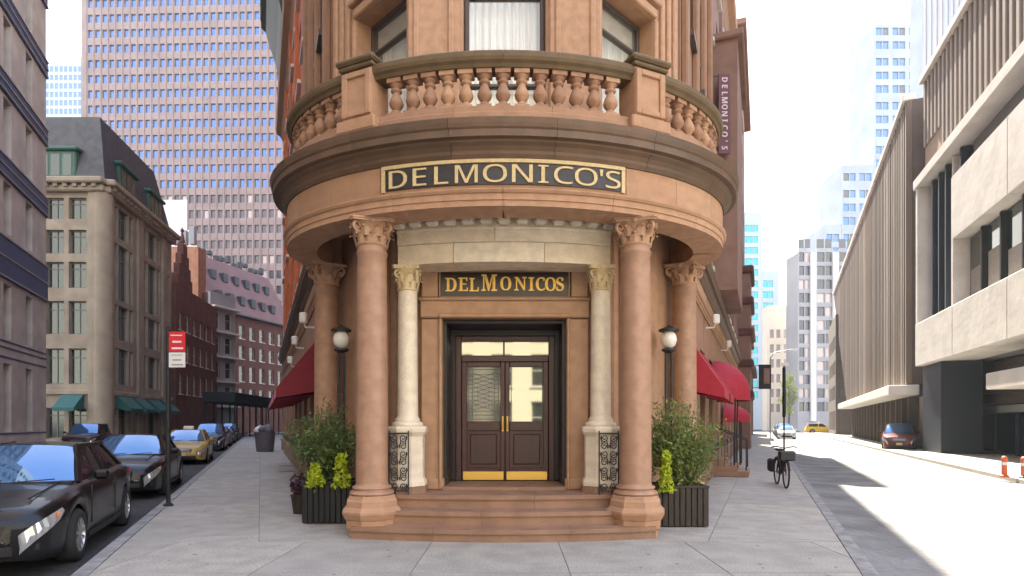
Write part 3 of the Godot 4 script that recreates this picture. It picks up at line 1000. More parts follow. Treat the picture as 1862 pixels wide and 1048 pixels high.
func window_unit(B: Node3D, xf: Transform3D, w: float, h: float, rails: Array) -> void:
	var f := MB.new()
	for s in [-1.0, 1.0]:
		f.bbox(Vector3(s * (w / 2 - 0.035), h / 2, 0.03), Vector3(0.07, h, 0.12), 0.012)
		f.bbox(Vector3(0, h / 2 + s * (h / 2 - 0.035), 0.03), Vector3(w - 0.14, 0.07, 0.12), 0.012)
	for r in rails:
		f.bbox(Vector3(0, r, 0.03), Vector3(w - 0.14, 0.06, 0.10), 0.012)
	var wn := obj(f, "window", M.frame_brown, B, xf)
	var g := MB.new()
	g.box(Vector3(0, h / 2, 0.02), Vector3(w - 0.1, h - 0.1, 0.008))
	obj(g, "pane", M.clear, wn)
	var c := MB.new()                       # gathered curtain
	var n := 60
	var last := []
	for i in n + 1:
		var x := -w / 2 + 0.04 + (w - 0.08) * i / n
		var z := -0.12 + 0.035 * sin(i * 1.05) + 0.02 * sin(i * 0.37 + 1.0)
		var now := [Vector3(x, 0.05, z), Vector3(x, h - 0.05, z)]
		if last.size():
			c.quad(last[0], now[0], now[1], last[1], Vector3(0, 0, 1))
		last = now
	obj(c, "curtain", M.curtain, wn)
	var back := MB.new()
	back.box(Vector3(0, h / 2, -0.30), Vector3(w, h, 0.02))
	obj(back, "dark_room_sheet", M.iron, wn)  # black sheet standing in for the unlit room
	if rails.size() == 1:
		var bl := MB.new()
		bl.box(Vector3(0, h - 0.22, -0.03), Vector3(w - 0.12, 0.40, 0.01))
		obj(bl, "blind", M.blind, wn)


func street_sides(B: Node3D) -> void:
	for s in [-1.0, 1.0]:
		var u := Vector3(s * SN, 0, -CS)
		var n := Vector3(s * CS, 0, SN)
		var o := P(XC + s * 3.36, 11.45, 0)
		facade(B, o, u, n, 26.6, 4.48, spans(1.35, 1.35, 2.6, 9), [[0.95, 3.5]], 0.45, M.street_wall, [M.glass_window, M.glass_dark], M.frame_brown, {"wall": "street_wall", "sill": true, "rails": [0.68], "mull": 1})
		facade(B, o + Vector3.UP * 5.64, u, n, 6.2, 13.4, spans(1.5, 1.2, 2.5, 2), [[0.7, 3.0], [4.4, 6.6], [8.0, 10.2]], 0.45, M.street_wall, [M.glass_window], M.frame_brown, {"wall": "street_wall", "sill": true, "rails": [0.5]})
		var brick: Material = M.orange_brick if s < 0 else M.pink_brick
		facade(B, o + u * 6.2 + Vector3.UP * 5.64, u, n, 20.4, 21.0 if s < 0 else 13.4, spans(0.9, 1.1, 2.4, 8), [[0.7, 2.9], [4.2, 6.3], [7.6, 9.7], [10.8, 12.6], [14.4, 16.2], [17.6, 19.4]] if s < 0 else [[0.7, 2.9], [4.2, 6.3], [7.6, 9.7], [10.8, 12.6]], 0.4, brick, [M.glass_window], M.white_trim, {"wall": "brick_wall", "sill": true, "rails": [0.5]})
		var str_ := MB.new()
		for k in 4:
			str_.bbox(o + u * (0.35 + k * 1.95) + n * 0.06 + Vector3.UP * 12.3, Vector3(0.42, 13.2, 0.14), 0.03, Basis(u, Vector3.UP, n))
		obj(str_, "pier_strip", M.street_wall, B)
		var tr := MB.new()
		for k in 4:
			tr.bbox(o + u * (6.5 + k * 4.8) + n * 0.05 + Vector3.UP * (16.0 if s < 0 else 12.3), Vector3(0.35, 20.6 if s < 0 else 13.2, 0.12), 0.02, Basis(u, Vector3.UP, n))
		obj(tr, "pilaster_strip", brick, B)
		var base := MB.new()
		base.bbox(o + u * 13.3 + n * 0.05 + Vector3.UP * 0.35, Vector3(26.4, 0.7, 0.14), 0.03, Basis(u, Vector3.UP, n))
		obj(base, "wall_base", M.step_stone, B)
	var core := MB.new()
	core.prism(PackedVector2Array([Vector2(XC - 2.75, 11.9), Vector2(XC - 13.2, 36.1), Vector2(XC + 13.2, 36.1), Vector2(XC + 2.75, 11.9)]), 0.0, 19.0)
	core.prism(PackedVector2Array([Vector2(XC - 1.3, 9.95), Vector2(XC - 2.75, 11.9), Vector2(XC + 2.75, 11.9), Vector2(XC + 1.3, 9.95)]), 5.66, 15.0)
	core.prism(PackedVector2Array([Vector2(XC - 5.4, 17.3), Vector2(XC - 13.2, 36.2), Vector2(XC - 8.0, 36.2), Vector2(XC - 2.0, 17.3)]), 19.01, 26.6)
	obj(core, "building_core", M.street_wall, B)
	var top := MB.new()
	var path := band_path(36.0)
	var prof := [Vector2(-0.6, 18.6), Vector2(-0.02, 18.6), Vector2(0.1, 18.9), Vector2(0.35, 19.1), Vector2(0.4, 19.4), Vector2(-0.6, 19.5)]
	var up := [Vector2(-wall_x(36.0), 36.0), Vector2(-3.36, 11.5), Vector2(-3.15, 10.9), Vector2(-1.5, 9.3), Vector2(1.5, 9.3), Vector2(3.15, 10.9), Vector2(3.36, 11.5), Vector2(wall_x(36.0), 36.0)]
	sweep(top, up, prof)
	obj(top, "roof_cornice", M.stone_b, B)
	# copper bay high on the left street
	var g := MB.new()
	var o2 := P(XC - wall_x(29.5), 29.5, 0)
	var n2 := Vector3(-CS, 0, SN)
	var bb := Basis(LD, Vector3.UP, n2)
	var cp := [Vector2(0.02, 20.9), Vector2(0.15, 21.3), Vector2(0.4, 22.6), Vector2(0.85, 24.0), Vector2(0.95, 24.4), Vector2(1.2, 24.6), Vector2(1.2, 26.9), Vector2(0.02, 27.0)]
	for i in cp.size():
		var a: Vector2 = cp[i]
		var e: Vector2 = cp[(i + 1) % cp.size()]
		g.quad(o2 + n2 * a.x + Vector3.UP * a.y, o2 + n2 * e.x + Vector3.UP * e.y, o2 + n2 * e.x + Vector3.UP * e.y + LD * 6.0, o2 + n2 * a.x + Vector3.UP * a.y + LD * 6.0, n2 * (e.y - a.y) - Vector3.UP * (e.x - a.x))
	for e in [0.0, 6.0]:
		var idx := Geometry2D.triangulate_polygon(PackedVector2Array(cp))
		for i in range(0, idx.size(), 3):
			var w := []
			for j in 3: w.append(o2 + n2 * cp[idx[i + j]].x + Vector3.UP * cp[idx[i + j]].y + LD * e)
			g.tri(w[0], w[1], w[2], -LD if e == 0.0 else LD, -LD if e == 0.0 else LD, -LD if e == 0.0 else LD)
	for k in 5:
		g.bbox(o2 + LD * (0.4 + k * 1.3) + n2 * 0.65 + Vector3.UP * 25.8, Vector3(0.25, 2.0, 1.2), 0.05, bb)
	obj(g, "copper_cornice", M.copper_green, B)
	# the bay on the right street and its ledge
	var r := MB.new()
	var n3 := Vector3(CS, 0, SN)
	var b3 := Basis(RD, Vector3.UP, n3)
	var o3 := P(XC + wall_x(18.2), 18.2, 0)
	r.box(o3 + RD * 2.2 + n3 * 0.35 + Vector3.UP * 9.45, Vector3(4.4, 7.6, 0.75), b3)
	r.bbox(o3 + RD * 2.2 + n3 * 0.40 + Vector3.UP * 13.35, Vector3(4.7, 0.22, 1.0), 0.04, b3)
	obj(r, "street_bay", M.pink_brick, B)


func signs_on_corner() -> void:
	# curved name panel in the frieze
	var path := band_path(36.0)
	var L := path_length(path)
	var sub := cut_path(path, L / 2 - 1.68, L / 2 + 1.68)
	var sg := thing("frieze_sign", "curved black name panel with gilt frame and wide pale capitals above the porch", "sign")
	var mb := MB.new()
	sweep(mb, sub, [Vector2(0.002, 4.76), Vector2(0.018, 4.76), Vector2(0.018, 5.08), Vector2(0.002, 5.08)])
	obj(mb, "sign_panel", M.sign_black, sg)
	mb = MB.new()
	sweep(mb, sub, [Vector2(0.002, 5.045), Vector2(0.035, 5.045), Vector2(0.04, 5.09), Vector2(0.002, 5.09)])
	for s in [-1.0, 1.0]:
		var e := cut_path(path, L / 2 + s * 1.655 - 0.025, L / 2 + s * 1.655 + 0.025)
		sweep(mb, e, [Vector2(0.002, 4.74), Vector2(0.036, 4.74), Vector2(0.036, 5.04), Vector2(0.002, 5.04)])
	obj(mb, "gilt_frame", M.gold_pale, sg)
	var word := "DELMONICO'S"
	var at := [-1.42, -1.10, -0.79, -0.43, -0.04, 0.30, 0.56, 0.83, 1.15, 1.36, 1.52]
	at = [-1.44, -1.13, -0.84, -0.48, -0.10, 0.26, 0.53, 0.80, 1.12, 1.33, 1.50]
	for i in word.length():
		var q := at_path(path, L / 2 + at[i])
		var b := Basis(Vector3.UP, atan2(q[1].x, -q[1].y)) * Basis().scaled(Vector3(1.62 if i != 3 else 1.42, 1.02, 1))
		letter(word[i], sans(false), 0.32, 0.03, "letter", M.gold_pale, sg, Transform3D(b, P(XC + q[0].x + q[1].x * 0.02, q[0].y + q[1].y * 0.02, 4.895)))
	# flat name board over the door
	var s2 := thing("door_sign", "flat dark board with gold serif lettering directly over the double door", "sign", P(XC, 9.39, 3.79))
	mb = MB.new()
	mb.bbox(Vector3(0, 0, 0.0), Vector3(2.02, 0.40, 0.05), 0.01)
	obj(mb, "sign_board", M.sign_brown, s2)
	mb = MB.new()
	for s in [-1.0, 1.0]:
		mb.bbox(Vector3(0, s * 0.205, 0.015), Vector3(2.06, 0.025, 0.06), 0.008)
		mb.bbox(Vector3(s * 1.02, 0, 0.015), Vector3(0.025, 0.385, 0.06), 0.008)
	obj(mb, "board_frame", M.panel_stone, s2)
	var w2 := "DELMONICOS"
	var xs := [-0.84, -0.65, -0.48, -0.24, 0.02, 0.25, 0.425, 0.565, 0.725, 0.88]
	var ys := [-0.01, -0.005, -0.01, 0.02, 0.01, 0.005, 0.0, 0.0, 0.0, 0.0]
	for i in w2.length():
		var k := 1.3 if i == 3 else 1.0
		letter(w2[i], serif(), 0.28, 0.02, "letter", M.gold, s2, Transform3D(Basis(Vector3(0, 0, 1), 0.0).scaled(Vector3(0.92 * (1.06 if i == 3 else 1.0), k if i == 3 else 1.05, 1)), Vector3(xs[i], ys[i], 0.03)))
	# hanging banner on the right street bay
	var n3 := Vector3(CS, 0, SN)
	var o3 := P(XC + wall_x(18.0), 18.0, 10.9) + n3 * 0.36
	var bn := thing("banner_sign", "narrow maroon vertical name banner on the bay of the right street wall", "sign", o3)
	mb = MB.new()
	mb.bbox(Vector3.ZERO, Vector3(0.36, 2.4, 0.05), 0.01)
	obj(mb, "banner", M.banner, bn)
	var bw := "DELMONICO'S"
	for i in bw.length():
		letter(bw[i], sans(), 0.24, 0.015, "letter", M.pale_print, bn, Transform3D(Basis(Vector3(0, 0, 1), -PI / 2), Vector3(0, 1.02 - i * 0.205, 0.03)))
	mb = MB.new()
	for s in [-1.0, 1.0]:
		mb.box(Vector3(-0.2, s * 1.15, -0.02), Vector3(0.5, 0.03, 0.03))
	obj(mb, "bracket", M.iron, bn)


func porch_things() -> void:
	for s in [-1.0, 1.0]:
		var side := "left" if s < 0 else "right"
		var g := thing("iron_grille", "black scrolled wrought iron grille between the %s front column and marble pedestal" % side, "grille", P(XC + s * 1.54, 8.71, 0.55), 0.0, "wrought iron grilles beside the steps")
		var fr := MB.new()
		for k in [-0.14, 0.14]:
			fr.tube([Vector3(k, 0, 0), Vector3(k, 0.94, 0)], 0.011, 6)
		for y in [0.06, 0.90]:
			fr.tube([Vector3(-0.14, y, 0), Vector3(0.14, y, 0)], 0.011, 6)
		obj(fr, "frame", M.iron, g)
		for row in 7:
			for c in 2:
				var sc := MB.new()
				var sg := -1.0 if (c + row) % 2 else 1.0
				var pts := []
				for i in 26:
					var t := i / 25.0
					var r := lerpf(0.012, 0.060, t)
					var a := t * TAU * 1.6
					pts.append(Vector3(sg * cos(a) * r, sin(a) * r * (1.0 if row % 2 else -1.0), 0.004 * row))
				pts.append(Vector3(-sg * 0.035, 0.10 * (1.0 if row % 2 else -1.0), 0.004 * row))
				sc.tube(pts, 0.0085, 5)
				obj(sc, "scroll", M.iron, g, Transform3D(Basis(), Vector3(-0.066 + c * 0.132, 0.125 + row * 0.118, 0)))
		var l := thing("porch_lantern", "globe lantern with dark cap on twin black poles beside the %s porch column" % side, "lantern", P(XC + s * 2.80, 10.15, 0.0), 0.0, "globe lanterns flanking the porch")
		var pole := MB.new()
		for k in [-0.05, 0.05]:
			pole.tube([Vector3(k, 0, 0), Vector3(k, 2.82, 0)], 0.02, 8)
		pole.lathe([Vector2(0.16, 0), Vector2(0.16, 0.1), Vector2(0.08, 0.2), Vector2(0.06, 0.3)], 12)
		pole.lathe([Vector2(0.05, 2.80), Vector2(0.12, 2.84), Vector2(0.12, 2.87), Vector2(0, 2.88)], 14)
		obj(pole, "pole", M.iron, l)
		var gl := MB.new()
		var pr := []
		for i in 11:
			var a := -PI / 2 + PI * i / 10
			pr.append(Vector2(cos(a) * 0.135 + 0.001, 3.03 + sin(a) * 0.16))
		gl.lathe(pr, 18, Vector3.ZERO, true)
		obj(gl, "globe", M.globe, l)
		var cp := MB.new()
		cp.lathe([Vector2(0.10, 3.16), Vector2(0.17, 3.17), Vector2(0.175, 3.20), Vector2(0.09, 3.235), Vector2(0.04, 3.26), Vector2(0, 3.29)], 14)
		obj(cp, "cap", M.iron, l)
	# planters and plants
	planter("left", P(-2.93, 9.72, 0), 0.80, 0.62, 0.66, M.planter_black, "black slatted planter box at the left side of the porch")
	planter("right", P(2.62, 9.42, 0), 0.80, 0.62, 0.62, M.planter, "dark brown slatted planter box at the right side of the porch")
	shrub("feathery dark evergreen shrub filling the black planter left of the porch", P(-3.02, 9.74, 0.60), 0.62, 1.42, 5600, 11, M.leaf_dark, M.leaf)
	shrub("broad feathery evergreen shrub filling the brown planter right of the porch", P(2.70, 9.46, 0.56), 0.64, 1.58, 6400, 12, M.leaf, M.leaf_light)
	lime("yellow-green coleus at the left corner of the black planter", P(-3.10, 9.36, 0.60), 0.15, 0.36, 21)
	lime("taller yellow-green coleus beside the porch column in the black planter", P(-2.68, 9.32, 0.60), 0.15, 0.52, 22)
	lime("conical yellow-green coleus at the front of the brown planter", P(2.34, 9.04, 0.56), 0.13, 0.62, 23)
	var pp := thing("purple_plant", "small purple-leaved plant beside the black planter by the wall", "plant", P(-3.75, 10.55, 0))
	var pot := MB.new()
	pot.lathe([Vector2(0.13, 0), Vector2(0.17, 0.3), Vector2(0.19, 0.32), Vector2(0.17, 0.34), Vector2(0, 0.33)], 14)
	obj(pot, "pot", M.planter, pp)
	var lv := MB.new()
	leaves(lv, Vector3(0, 0.5, 0), Vector3(0.2, 0.22, 0.2), 260, 0.06, 24)
	stuff(obj(lv, "foliage", M.leaf_purple, pp))


func leaves(mb: MB, c: Vector3, r: Vector3, n: int, size: float, seed_: int) -> void:
	var g := RandomNumberGenerator.new()
	g.seed = seed_
	for i in n:
		var d := Vector3(g.randfn(), g.randfn(), g.randfn()).normalized() * pow(g.randf(), 0.4)
		leaf_at(mb, c + d * r, size * g.randf_range(0.6, 1.3), g)


func leaf_at(mb: MB, p: Vector3, s: float, g: RandomNumberGenerator, long := 1.9) -> void:
	var a := Vector3(g.randfn(), g.randfn() + 0.5, g.randfn()).normalized()
	var b := a.cross(Vector3(g.randfn(), g.randfn(), g.randfn())).normalized()
	var nn := a.cross(b)
	mb.quad(p - a * s * long * 0.5, p + b * s * 0.35, p + a * s * long * 0.5, p - b * s * 0.35, nn)


func planter(side: String, at: Vector3, w: float, dp: float, h: float, m: Material, label: String) -> void:
	var o := thing("planter_box", label, "planter", at)
	var core := MB.new()
	core.box(Vector3(0, h / 2, 0), Vector3(w - 0.05, h - 0.02, dp - 0.05))
	obj(core, "box", m, o)
	var n := 9
	for k in n:
		var sl := MB.new()
		sl.bbox(Vector3(-w / 2 + w * (k + 0.5) / n, h / 2, dp / 2 - 0.012), Vector3(w / n - 0.012, h - 0.03, 0.03), 0.006)
		obj(sl, "slat", m, o)
	for s in [-1.0, 1.0]:
		for k in 7:
			var sl := MB.new()
			sl.bbox(Vector3(s * (w / 2 - 0.012), h / 2, -dp / 2 + dp * (k + 0.5) / 7), Vector3(0.03, h - 0.03, dp / 7 - 0.012), 0.006)
			obj(sl, "slat", m, o)
	var rim := MB.new()
	for s in [-1.0, 1.0]:
		rim.bbox(Vector3(0, h, s * (dp / 2 - 0.02)), Vector3(w + 0.02, 0.04, 0.06), 0.008)
		rim.bbox(Vector3(s * (w / 2 - 0.02), h, 0), Vector3(0.06, 0.038, dp - 0.08), 0.008)
	obj(rim, "rim", m, o)
	var so := MB.new()
	so.box(Vector3(0, h - 0.04, 0), Vector3(w - 0.06, 0.06, dp - 0.06))
	obj(so, "soil", M.soil, o)


func shrub(label: String, at: Vector3, rad: float, h: float, n: int, seed_: int, m1: Material, m2: Material) -> void:
	var o := thing("shrub", label, "shrub", at)
	var g := RandomNumberGenerator.new()
	g.seed = seed_
	var tw := MB.new()
	var a := MB.new()
	var b := MB.new()
	var sprays := 64
	for i in sprays:
		var ang := g.randf() * TAU
		var rr := rad * sqrt(g.randf())
		var top := h * (1.0 - 0.35 * pow(rr / rad, 2.0)) * g.randf_range(0.5, 1.05)
		var e := Vector3(cos(ang) * rr, top, sin(ang) * rr * 0.75)
		var s := Vector3(e.x * 0.25, 0, e.z * 0.25)
		var mid := s.lerp(e, 0.5) + Vector3(g.randfn() * 0.05, 0.05, g.randfn() * 0.05)
		tw.tube([s, mid, e], 0.008, 4, 0.002)
		var dark := g.randf() < 0.55
		for k in n / sprays:
			var t := pow(g.randf(), 0.7)
			var c := s.lerp(mid, t * 2.0) if t < 0.5 else mid.lerp(e, t * 2.0 - 1.0)
			c += Vector3(g.randfn(), g.randfn() * 0.8, g.randfn()) * (0.03 + 0.10 * (1.0 - t * 0.5)) * 0.9
			leaf_at(a if dark else b, c, g.randf_range(0.022, 0.046), g, 2.4)
	stuff(obj(tw, "stems", M.twig, o))
	stuff(obj(a, "foliage", m1, o))
	stuff(obj(b, "foliage", m2, o))


func lime(label: String, at: Vector3, rad: float, h: float, seed_: int) -> void:
	var o := thing("lime_plant", label, "plant", at, 0.0, "yellow-green plants in the porch planters")
	var g := RandomNumberGenerator.new()
	g.seed = seed_
	var st := MB.new()
	st.tube([Vector3.ZERO, Vector3(0.01, h * 0.9, 0)], 0.012, 5, 0.004)
	obj(st, "stem", M.twig, o)
	var mb := MB.new()
	for i in 460:
		var t := pow(g.randf(), 1.2)
		var ang := g.randf() * TAU
		var r := rad * 1.15 * (1.0 - 0.55 * t) * sqrt(g.randf_range(0.1, 1.0)) * (0.8 + 0.2 * sin(ang * 3.0 + t * 9.0))
		leaf_at(mb, Vector3(cos(ang) * r, t * h, sin(ang) * r), g.randf_range(0.03, 0.07), g, 1.4)
	stuff(obj(mb, "foliage", M.leaf_lime, o))


func awnings() -> void:
	var names := ["nearest to the porch", "second from the porch", "third from the porch", "fourth from the porch", "fifth from the porch"]
	for s in [-1.0, 1.0]:
		var u := Vector3(s * SN, 0, -CS)
		var n := Vector3(s * CS, 0, SN)
		var b := Basis(u, Vector3.UP, n)
		for k in (5 if s < 0 else 2):
			var o := P(XC + s * 3.36, 11.45, 0) + u * (1.2 + k * 2.6) + n * 0.02
			var a := thing("window_awning", "sloping %s red canvas awning on the %s street wall, %s" % ["deep" if s < 0 else "bright", "left" if s < 0 else "right", names[k]], "awning", o, 0.0, "red window awnings along the corner building")
			var top := 3.56 if s < 0 else 3.40
			var pr := 0.95 if s < 0 else 0.72
			var low := 2.32
			var w := 1.75
			var c := MB.new()
			var at := func(x: float, y: float, z: float) -> Vector3: return b * Vector3(x, y, z)
			var last := []
			for i in 9:
				var x := w * i / 8.0
				var dip := 0.025 * sin(PI * (i % 4) / 4.0)
				var now := [at.call(x, top, 0.0), at.call(x, (top + low) / 2 - dip, pr / 2 - dip), at.call(x, low, pr), at.call(x, low - 0.20 + 0.02 * (i % 2), pr + 0.005)]
				if last.size():
					for j in 3:
						c.quad(last[j], now[j], now[j + 1], last[j + 1], b * Vector3(0, 0.6, 0.8))
				last = now
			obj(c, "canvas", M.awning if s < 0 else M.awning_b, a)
			for e in [0.0, w]:
				var ch := MB.new()
				ch.quad(at.call(e, top, 0.0), at.call(e, low, pr), at.call(e, low - 0.2, pr), at.call(e, low - 0.02, 0.0), b * Vector3(-1 if e == 0.0 else 1, 0, 0))
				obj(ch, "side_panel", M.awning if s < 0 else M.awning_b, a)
			var fr := MB.new()
			fr.tube([at.call(0.02, low - 0.02, 0.0), at.call(0.02, low - 0.02, pr - 0.03), at.call(w - 0.02, low - 0.02, pr - 0.03), at.call(w - 0.02, low - 0.02, 0.0)], 0.012, 5)
			obj(fr, "frame", M.iron, a)
	# domed canopies of the right street entrances
	for q in [[18.6, 0.95, 3.55, 1.1, 1.05, "large red domed entrance canopy on the right street wall"], [23.5, 0.8, 2.35, 0.55, 0.95, "small low red domed canopy beyond the large one on the right street"]]:
		var o := P(XC + wall_x(q[0]), q[0], 0) + Vector3(CS, 0, SN) * 0.02
		var b := Basis(RD, Vector3.UP, Vector3(CS, 0, SN))
		var a := thing("domed_canopy", q[5], "canopy", o)
		var c := MB.new()
		var rows := 8
		var seg := 14
		var pt := func(i: int, j: int) -> Vector3:
			var e := PI / 2 * i / rows
			var t := PI * j / seg
			return b * Vector3(-cos(t) * cos(e) * q[1] * 1.1, q[2] - q[3] + sin(e) * q[3], sin(t) * cos(e) * q[4] + 0.01)
		for i in rows:
			for j in seg:
				c.quad(pt.call(i, j), pt.call(i, j + 1), pt.call(i + 1, j + 1), pt.call(i + 1, j), pt.call(i, j) - b * Vector3(0, q[2] - q[3] - 0.3, 0))
		for j in seg:
			var p0: Vector3 = pt.call(0, j)
			var p1: Vector3 = pt.call(0, j + 1)
			c.quad(p0, p1, p1 - Vector3(0, 0.16, 0), p0 - Vector3(0, 0.16, 0), p0 - b * Vector3(0, q[2] - q[3], 0))
		obj(c, "canvas", M.awning_b, a)
		var fr := MB.new()
		fr.tube([pt.call(0, 3) - Vector3(0, 0.1, 0), b * Vector3(-0.6, 0.0, 0.62)], 0.025, 6)
		fr.tube([pt.call(0, seg - 3) - Vector3(0, 0.1, 0), b * Vector3(0.6, 0.0, 0.62)], 0.025, 6)
		obj(fr, "post", M.iron, a)
	# stoop with railing under the large canopy
	var st := thing("entrance_stoop", "small brownstone stoop with iron railing under the large domed canopy", "stoop", P(XC + wall_x(18.6), 18.6, 0))
	var b2 := Basis(RD, Vector3.UP, Vector3(CS, 0, SN))
	for k in 3:
		var sm := MB.new()
		sm.bbox(b2 * Vector3(0, 0.09 + k * 0.17, 0.55 - k * 0.16), Vector3(1.6, 0.17, 1.0 - k * 0.32), 0.015, b2)
		obj(sm, "step", M.step_stone, st)
	for e in [-0.8, 0.8]:
		var rl := MB.new()
		rl.tube([b2 * Vector3(e, 0.2, 0.98), b2 * Vector3(e, 1.1, 0.98), b2 * Vector3(e, 1.45, 0.15)], 0.02, 6)
		for k in 4:
			rl.tube([b2 * Vector3(e, 0.3, 0.2 + k * 0.18), b2 * Vector3(e, 1.35 - 0.08 * k, 0.2 + k * 0.18)], 0.01, 5)
		obj(rl, "railing", M.iron, st)
	# flood lamps on both street walls
	for q in [[-1.0, 14.6, 3.95, "nearest, highest"], [-1.0, 18.2, 3.9, "middle"], [-1.0, 21.0, 3.6, "farther, lowest"], [1.0, 16.2, 4.2, "nearest"], [1.0, 22.0, 4.3, "farther"]]:
		var s: float = q[0]
		var f := thing("wall_lamp", "small white floodlight on the %s street wall, %s of the row" % ["left" if s < 0 else "right", q[3]], "lamp", P(XC + s * wall_x(q[1]), q[1], q[2]), 0.0, "white floodlights on the street walls")
		var n := Vector3(s * CS, 0, SN)
		var arm := MB.new()
		arm.tube([Vector3.ZERO, n * 0.22, n * 0.24 + Vector3(0, 0.12, 0)], 0.025, 6)
		obj(arm, "arm", M.white_trim, f)
		var hd := MB.new()
		hd.bbox(n * 0.26 + Vector3(0, 0.22, 0), Vector3(0.18, 0.26, 0.16), 0.03)
		obj(hd, "lamp_head", M.white_trim, f)


# ---------------------------------------------------------------- ground
func kerb_l(d: float) -> float: return -4.62 - TH * (d - 6.2)
func kerb_r(d: float) -> float: return 3.85 + TH * (d - 6.2)


func ground() -> void:
	var g := MB.new()
	g.box(Vector3(0, -0.23, -150), Vector3(1400, 0.2, 1400))
	struct(obj(g, "road", M.asphalt))
	var rr := PackedVector2Array([Vector2(kerb_r(-6.0), -6.0), Vector2(kerb_r(130.0), 130.0), Vector2(kerb_r(130.0) + 6.3, 130.0), Vector2(kerb_r(-6.0) + 6.3, -6.0)])
	var rm := MB.new()
	rm.prism(rr, -0.2, -0.126)
	struct(obj(rm, "roadway", M.worn_road))
	# the corner pavement: base and separate slabs
	var far := 120.0
	var tip := [Vector2(-1.5, -0.6), Vector2(-0.9, -1.6), Vector2(0.1, -1.6), Vector2(0.8, -0.6)]
	var poly := PackedVector2Array()
	poly.append(Vector2(kerb_l(far) + 0.18, far))
	poly.append(Vector2(kerb_l(0.2) + 0.18, 0.2))
	poly.append_array(PackedVector2Array(tip))
	poly.append(Vector2(kerb_r(0.2) - 0.18, 0.2))
	poly.append(Vector2(kerb_r(far) - 0.18, far))
	var mb := MB.new()
	mb.prism(poly, -0.135, -0.008)
	var walk := struct(obj(mb, "pavement", M.joint)) as MeshInstance3D
	var cm := [M.concrete, M.concrete_b, M.concrete_c]
	var add_cell := func(cell: PackedVector2Array) -> void:
		for q in Geometry2D.intersect_polygons(cell, poly):
			if q.size() < 3: continue
			for e in Geometry2D.offset_polygon(q, -0.006, Geometry2D.JOIN_MITER):
				if e.size() < 3: continue
				var s := MB.new()
				s.prism(e, -0.03, 0.0)
				obj(s, "paving_slab", cm[rng.randi() % 3], walk)
	# middle apron
	for i in range(-5, 5):
		for j in range(-1, 5):
			var x0 := i * 1.7 + 0.62
			var d0 := j * 1.8 + 0.35 - 1.2
			var c := PackedVector2Array([Vector2(x0, d0), Vector2(x0 + 1.7, d0), Vector2(x0 + 1.7, minf(d0 + 1.8, 8.0)), Vector2(x0, minf(d0 + 1.8, 8.0))])
			if d0 < 7.9:
				add_cell.call(c)
	for s in [-1.0, 1.0]:
		var u := Vector2(s * SN, CS)
		var n := Vector2(s * CS, -SN)
		var o := Vector2((kerb_l(8.0) + 0.18) if s < 0 else (kerb_r(8.0) - 0.18), 8.0)
		var clip := PackedVector2Array([Vector2(0, 8.0), Vector2(s * 60, 8.0), Vector2(s * 60, 120), Vector2(0, 120)])
		for k in range(-3, 44):
			var l := 1.8
			for r in 4:
				var a := o + u * (k * l) - n * (r * 1.65)
				var c := PackedVector2Array([a, a + u * l, a + u * l - n * 1.65, a - n * 1.65])
				for q in Geometry2D.intersect_polygons(c, clip):
					add_cell.call(q)
	# trodden chewing gum
	var gum := MB.new()
	for i in 220:
		var d := rng.randf_range(6.0, 30.0)
		var x := rng.randf_range(kerb_l(d) + 0.4, kerb_r(d) - 0.4)
		if d > 7.6 and absf(x - XC) < wall_x(d) + 0.1:
			continue
		var r := rng.randf_range(0.012, 0.032)
		gum.lathe([Vector2(r, 0.0005), Vector2(r * 0.8, 0.003), Vector2(0, 0.0035)], 8, P(x, d, 0.0))
	stuff(obj(gum, "gum_spots", M.gum, walk))
	# kerb stones
	for s in [-1.0, 1.0]:
		var called := "kerb"
		var k := Node3D.new()
		k.name = numbered(called)
		add_child(k)
		struct(k)
		var d := -1.0
		while d < 100.0:
			var l := 2.4
			var x0 := kerb_l(d) if s < 0 else kerb_r(d)
			var x1 := kerb_l(d + l) if s < 0 else kerb_r(d + l)
			var b := MB.new()
			var gap := 0.008
			var p0 := Vector2(x0, d + gap)
			var p1 := Vector2(x1, d + l - gap)
			var inn := Vector2(-s * 0.175, 0)
			b.prism(PackedVector2Array([p0, p1, p1 + inn, p0 + inn]), -0.14, 0.004)
			obj(b, "kerb_stone", M.kerb, k)
			d += l
	# far pavements across both streets
	for q in [[-1.0, 9.2, 5.2], [1.0, 6.1, 12.0]]:
		var s: float = q[0]
		var p := PackedVector2Array()
		for w in [[0.0, -6.0], [0.0, 130.0], [q[2], 130.0], [q[2], -6.0]]:
			var x: float = (kerb_l(w[1]) if s < 0 else kerb_r(w[1])) + s * (q[1] + w[0])
			p.append(Vector2(x, w[1]))
		var b := MB.new()
		b.prism(p, -0.135, 0.0)
		struct(obj(b, "pavement", M.concrete_b))


# ---------------------------------------------------------------- vehicles
func table(t: Array, x: float, col: int) -> float:
	for i in t.size() - 1:
		if x <= t[i + 1][0]:
			var k := clampf((x - t[i][0]) / maxf(1e-5, t[i + 1][0] - t[i][0]), 0, 1)
			return lerpf(t[i][col], t[i + 1][col], k)
	return t[-1][col]


